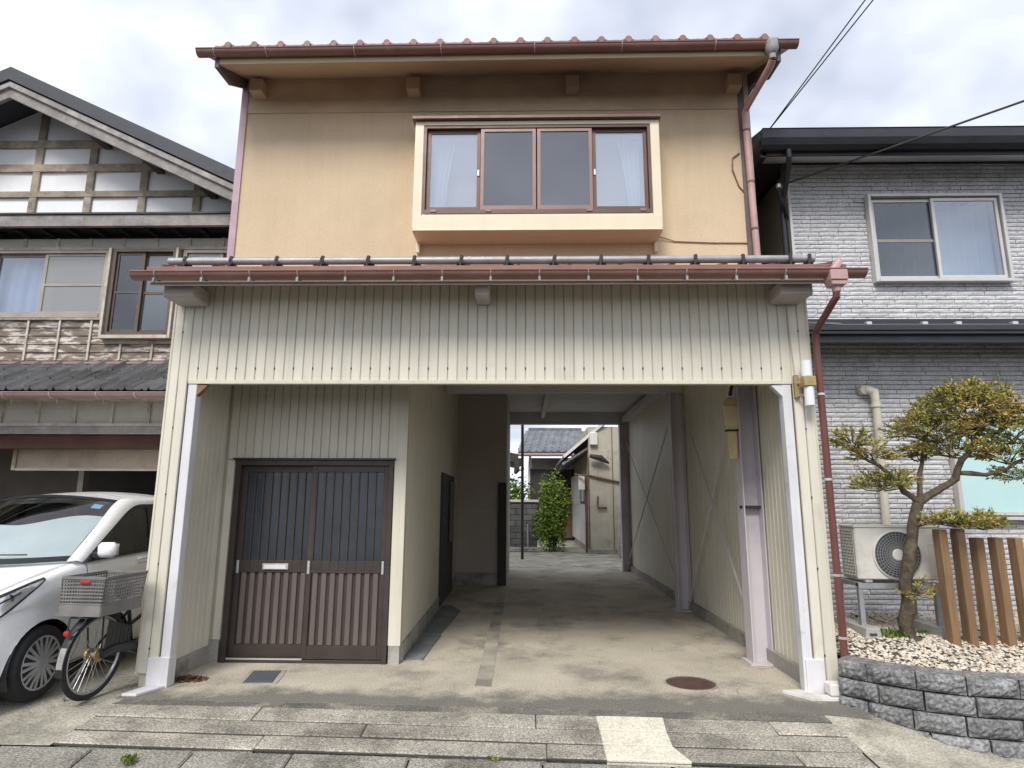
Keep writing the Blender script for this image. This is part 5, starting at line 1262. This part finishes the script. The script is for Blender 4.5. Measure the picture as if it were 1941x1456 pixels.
ftm = ft.mesh('roof_tile', smooth=True); ftm.materials.append(MATS['cyan_tile'])
for r_ in range(7):
    for k in range(15):
        x = -.2+.31*k+.05*r_
        if x < 4.5-.26*r_: part('roof_tile', ftm, MATS['cyan_tile'], rfm, (x, 26.36+.47*r_, 3.61+.1737*r_), rot=(.055, R.uniform(-.03, .03), 0))
part('ridge', B(.1, 2.65, 29.85, 30.1, 4.88, 5.08), MATS['cyan_tile'], fh, bevel=.03)
part('gutter', MB().tube([(-.4, 26.3, 3.52), (4.6, 26.3, 3.52)], .07, 8), MATS['flashing_pink'], fh, smooth=True)
part('gutter_pipe', MB().tube([(.15, 26.35, 3.5), (.2, 26.9, 3.1), (.12, 26.95, 2.9), (.12, 26.95, 0)], .05, 6), MATS['shed_white'], fh)
# neighbour eave on the far left of the view
lo2 = thing('far_outbuilding', 'dark-roofed outbuilding at the left edge of the view through the passage', 'shed', (-2, 23, 0))
part('wall', B(-4.5, -1.35, 24.0, 27, 0, 3.0), MATS['tan_panel'], lo2)
part('roof', MB().prism([(-4.8, 3.95), (-.3, 2.95), (-.3, 3.25), (-4.8, 4.25)], 'y', 22.4, 27), MATS['iron_dark'], lo2)
part('eave_tile', MB().tube([(-.3, 22.4, 3.1), (-.27, 22.42, 2.8), (-.4, 22.42, 2.55)], [.12, .16, .05], 8), MATS['iron_dark'], lo2, smooth=True)
part('lamp_globe', MB().lathe([(0, -.1), (.07, -.07), (.1, 0), (.07, .07), (0, .1)], 10, (-.16, 22.2, 2.72), cap=False), MATS['shed_white'], lo2, smooth='all')
# ------------------------------------------------------------------ small things
mat('rust_iron', (0.105, 0.062, 0.048), 0.75, 0.2, 10, 0.4, 60)
mat('rubber_sheet', (0.17, 0.185, 0.19), 0.8, 0.12, 3, 0.3, 60, dirt=(0.27, 0.27, 0.25), dscale=3)
mat('cover_grey', (0.10, 0.11, 0.12), 0.6, 0.15, 4)
mat('yellow_bag', (0.58, 0.47, 0.26), 0.6, 0.12, 8, 0.3, 40)
mat('lamp_glass', (0.78, 0.79, 0.82), 0.25, 0.03, 4, spec=0.5)
mat('aged_brass', (0.40, 0.31, 0.15), 0.5, 0.2, 10, metal=0.3)
mat('leaf_litter', (0.13, 0.065, 0.03), 0.95, 0.4, 20)
# manhole
mh = thing('manhole_cover', 'round rusty brown manhole cover in the concrete floor', 'manhole cover', (1.437, 5.89, 0))
part('lid', MB().lathe([(.0, .006), (.205, .006), (.21, .003), (.21, 0.0005)], 40, (1.437, 5.89, 0), cap=False), MATS['rust_iron'], mh)
st_ = MB()
for i in range(-6, 7):
    for j in range(-6, 7):
        x, y = i*.029, j*.029
        if x*x+y*y < .19**2: st_.box(1.437+x-.009, 1.437+x+.009, 5.89+y-.009, 5.89+y+.009, .0055, .010)
part('studs', st_, MATS['rust_iron'], mh, kind='stuff')
part('ring', MB().lathe([(.212, .0), (.212, .009), (.226, .009), (.23, .0)], 40, (1.437, 5.89, 0), cap=False), MATS['pale_mortar'], mh)
# drain cover by the door
dcov = thing('drain_cover', 'small dark grey rectangular drain cover in front of the entrance door', 'drain cover', (-2.36, 5.94, 0))
part('plate', MB().prism([(-2.52, 6.12), (-2.27, 6.14), (-2.20, 5.75), (-2.45, 5.73)], 'z', .001, .012), MATS['cover_grey'], dcov, bevel=.003)
part('collar', MB().prism([(-2.56, 6.15), (-2.23, 6.17), (-2.15, 5.72), (-2.49, 5.70)], 'z', .0005, .006), MATS['pale_mortar'], dcov)
# rubber sheets along the inner wall
def sheet(pts, lab):
    single('rubber_mat', MB().prism(pts, 'z', .001, .014), MATS['rubber_sheet'], lab, 'mat', 'grey sheets along the passage wall')
sheet([(-1.215, 6.62), (-1.15, 6.60), (-1.10, 6.63), (-1.03, 6.60), (-1.02, 7.2), (-1.0, 7.75), (-1.23, 7.8)], 'grey sheet with ragged front edge on floor nearest the entrance door')
sheet([(-1.235, 7.86), (-1.02, 7.82), (-.98, 8.6), (-.95, 9.45), (-1.15, 9.95), (-1.27, 9.9)], 'longer grey sheet further back along the passage wall')
# leaf litter
ll = MB(); rl = random.Random(4)
for _ in range(240):
    a = rl.random()*2*PI; d = rl.random()**.7; x, y = -2.98+.17*d*math.cos(a), 5.84+.10*d*math.sin(a); z = .004+.035*(1-d)*rl.random()
    u = Vector((rl.uniform(-1, 1), rl.uniform(-1, 1), rl.uniform(-.4, .4))).normalized()*.02; w = u.cross(Vector((0, 0, 1)))*.5
    ll.add([Vector((x, y, z))-u, Vector((x, y, z))+w, Vector((x, y, z))+u, Vector((x, y, z))-w+Vector((0, 0, .006))], [(0, 1, 2, 3)])
single('leaf_litter', ll, MATS['leaf_litter'], 'small heap of dry brown leaf litter beside the left white post', 'leaf litter')
# cream painted patch over the slabs
cp = thing('painted_patch', 'cream painted rectangle across the paving slabs right of centre', 'patch', (.78, 4.75, -.04))
edges = [[(.52, 5.056), (1.012, 5.04)], [(.52, 4.826), (.99, 4.811)], [(.52, 4.616), (.985, 4.601)], [(.52, 4.412), (1.06, 4.394)]]
for k in range(3):
    a, b = edges[k], edges[k+1]; q = [(a[0][0], a[0][1]-.008), (a[1][0], a[1][1]-.008), (b[1][0], b[1][1]+.006), (b[0][0], b[0][1]+.006)]
    part('painted_slab', MB().add([(x, y, G(x, y)+.0085) for x, y in q]+[(x, y, G(x, y)-.03) for x, y in q], [(0, 1, 2, 3), (7, 6, 5, 4), (0, 4, 5, 1), (1, 5, 6, 2), (2, 6, 7, 3), (3, 7, 4, 0)]), MATS['cream_paint'], cp, bevel=.004)
# white boards at the right post
mat('white_board', (0.70, 0.68, 0.65), 0.6, 0.06, 4, dirt=(0.45, 0.41, 0.36), dscale=5)
single('white_board', MB().prism([(2.13, 5.63), (2.28, 5.66), (2.40, 5.52), (2.52, 5.52), (2.53, 5.42), (2.28, 5.42)], 'z', .002, .03), MATS['white_board'], 'white board lying at the foot of the right white post', 'board', bevel=.003)
single('concrete_cube', B(2.44, 2.56, 5.43, 5.55, .034, .13), MATS['white_board'], 'small pale concrete cube beside the right post and block wall', 'block', bevel=.012)
# wall lamp on the right post
lp = thing('wall_lamp', 'white tubular wall lamp in a brass bracket on the right cream post', 'lamp', (2.49, 5.5, 2.40))
part('shade', MB().lathe([(.044, 2.66), (.044, 2.80), (.03, 2.805)], 16, (2.485, 5.49, 0)), MATS['lamp_glass'], lp, smooth=True)
part('shade', MB().lathe([(.03, 2.395), (.042, 2.40), (.042, 2.565)], 16, (2.495, 5.49, 0)), MATS['lamp_glass'], lp, smooth=True)
part('bracket', B(2.44, 2.545, 5.44, 5.545, 2.567, 2.657), MATS['aged_brass'], lp, bevel=.006)
part('wall_plate', B(2.405, 2.445, 5.56, 5.596, 2.48, 2.69), MATS['aged_brass'], lp, bevel=.004)
part('arm', MB().tube([(2.42, 5.58, 2.61), (2.46, 5.52, 2.61)], .018, 8).tube([(2.42, 5.58, 2.50), (2.47, 5.50, 2.49)], .009, 6), MATS['aged_brass'], lp, smooth=True)
part('cord', MB().tube([(2.40, 5.585, 3.38), (2.405, 5.585, 3.1), (2.425, 5.585, 2.69)], .006, 5), MATS['groove'], lp)
# hanging yellow bag
hb_ = thing('hanging_case', 'two yellowed flat cases hanging one above the other on the steel column', 'hanging case', (2.17, 6.63, 2.02))
def slabx(z0, z1, w0, w1, d):
    return MB().add([(2.165+sx_*w/2, 6.62+sy_*d/2, z) for z, w in ((z0, w0), (z1, w1)) for sx_, sy_ in ((-1, -1), (1, -1), (1, 1), (-1, 1))], [(3, 2, 1, 0), (4, 5, 6, 7), (0, 1, 5, 4), (1, 2, 6, 5), (2, 3, 7, 6), (3, 0, 4, 7)])
part('upper_case', slabx(2.31, 2.58, .13, .165, .07), MATS['yellow_bag'], hb_, bevel=.012)
part('case_top', slabx(2.58, 2.66, .165, .06, .06), MATS['yellow_bag'], hb_, bevel=.008)
part('lower_case', slabx(2.01, 2.30, .085, .105, .06), MATS['yellow_bag'], hb_, bevel=.01)
part('tie', B(2.105, 2.225, 6.58, 6.66, 2.298, 2.312), MATS['iron_dark'], hb_)
part('hook', MB().tube([(2.17, 6.62, 2.68), (2.20, 6.62, 2.80), (2.225, 6.63, 2.86)], .018, 6), MATS['iron_dark'], hb_, smooth=True)
# overhead wires
def cable(a, b, r, sag, lab):
    a, b = Vector(a), Vector(b)
    single('cable', MB().tube([a.lerp(b, t/16)-Vector((0, 0, sag*4*(t/16)*(1-t/16))) for t in range(17)], r, 6), MATS['iron_dark'], lab, 'cable', 'overhead service cables', smooth=True)
def ext(p, q, k): p, q = Vector(p), Vector(q); return q+(q-p)*k
a_ = (2.79, 6.58, 5.774)
cable(a_, ext(a_, (3.462, 5.5, 6.5), 3.5), .007, 0, 'right-hand wire of the thin pair rising from the stone-clad house eave')
cable((2.785, 6.58, 5.77), ext((2.785, 6.58, 5.77), (3.384, 5.5, 6.501), 3.5), .007, 0, 'left-hand wire of the thin pair rising from the stone-clad house eave')
b_ = (2.94, 6.80, 5.19)
cable(b_, ext(b_, (5.215, 6.0, 5.736), 2.0), .012, .03, 'thick service cable crossing in front of the stone-clad house wall')
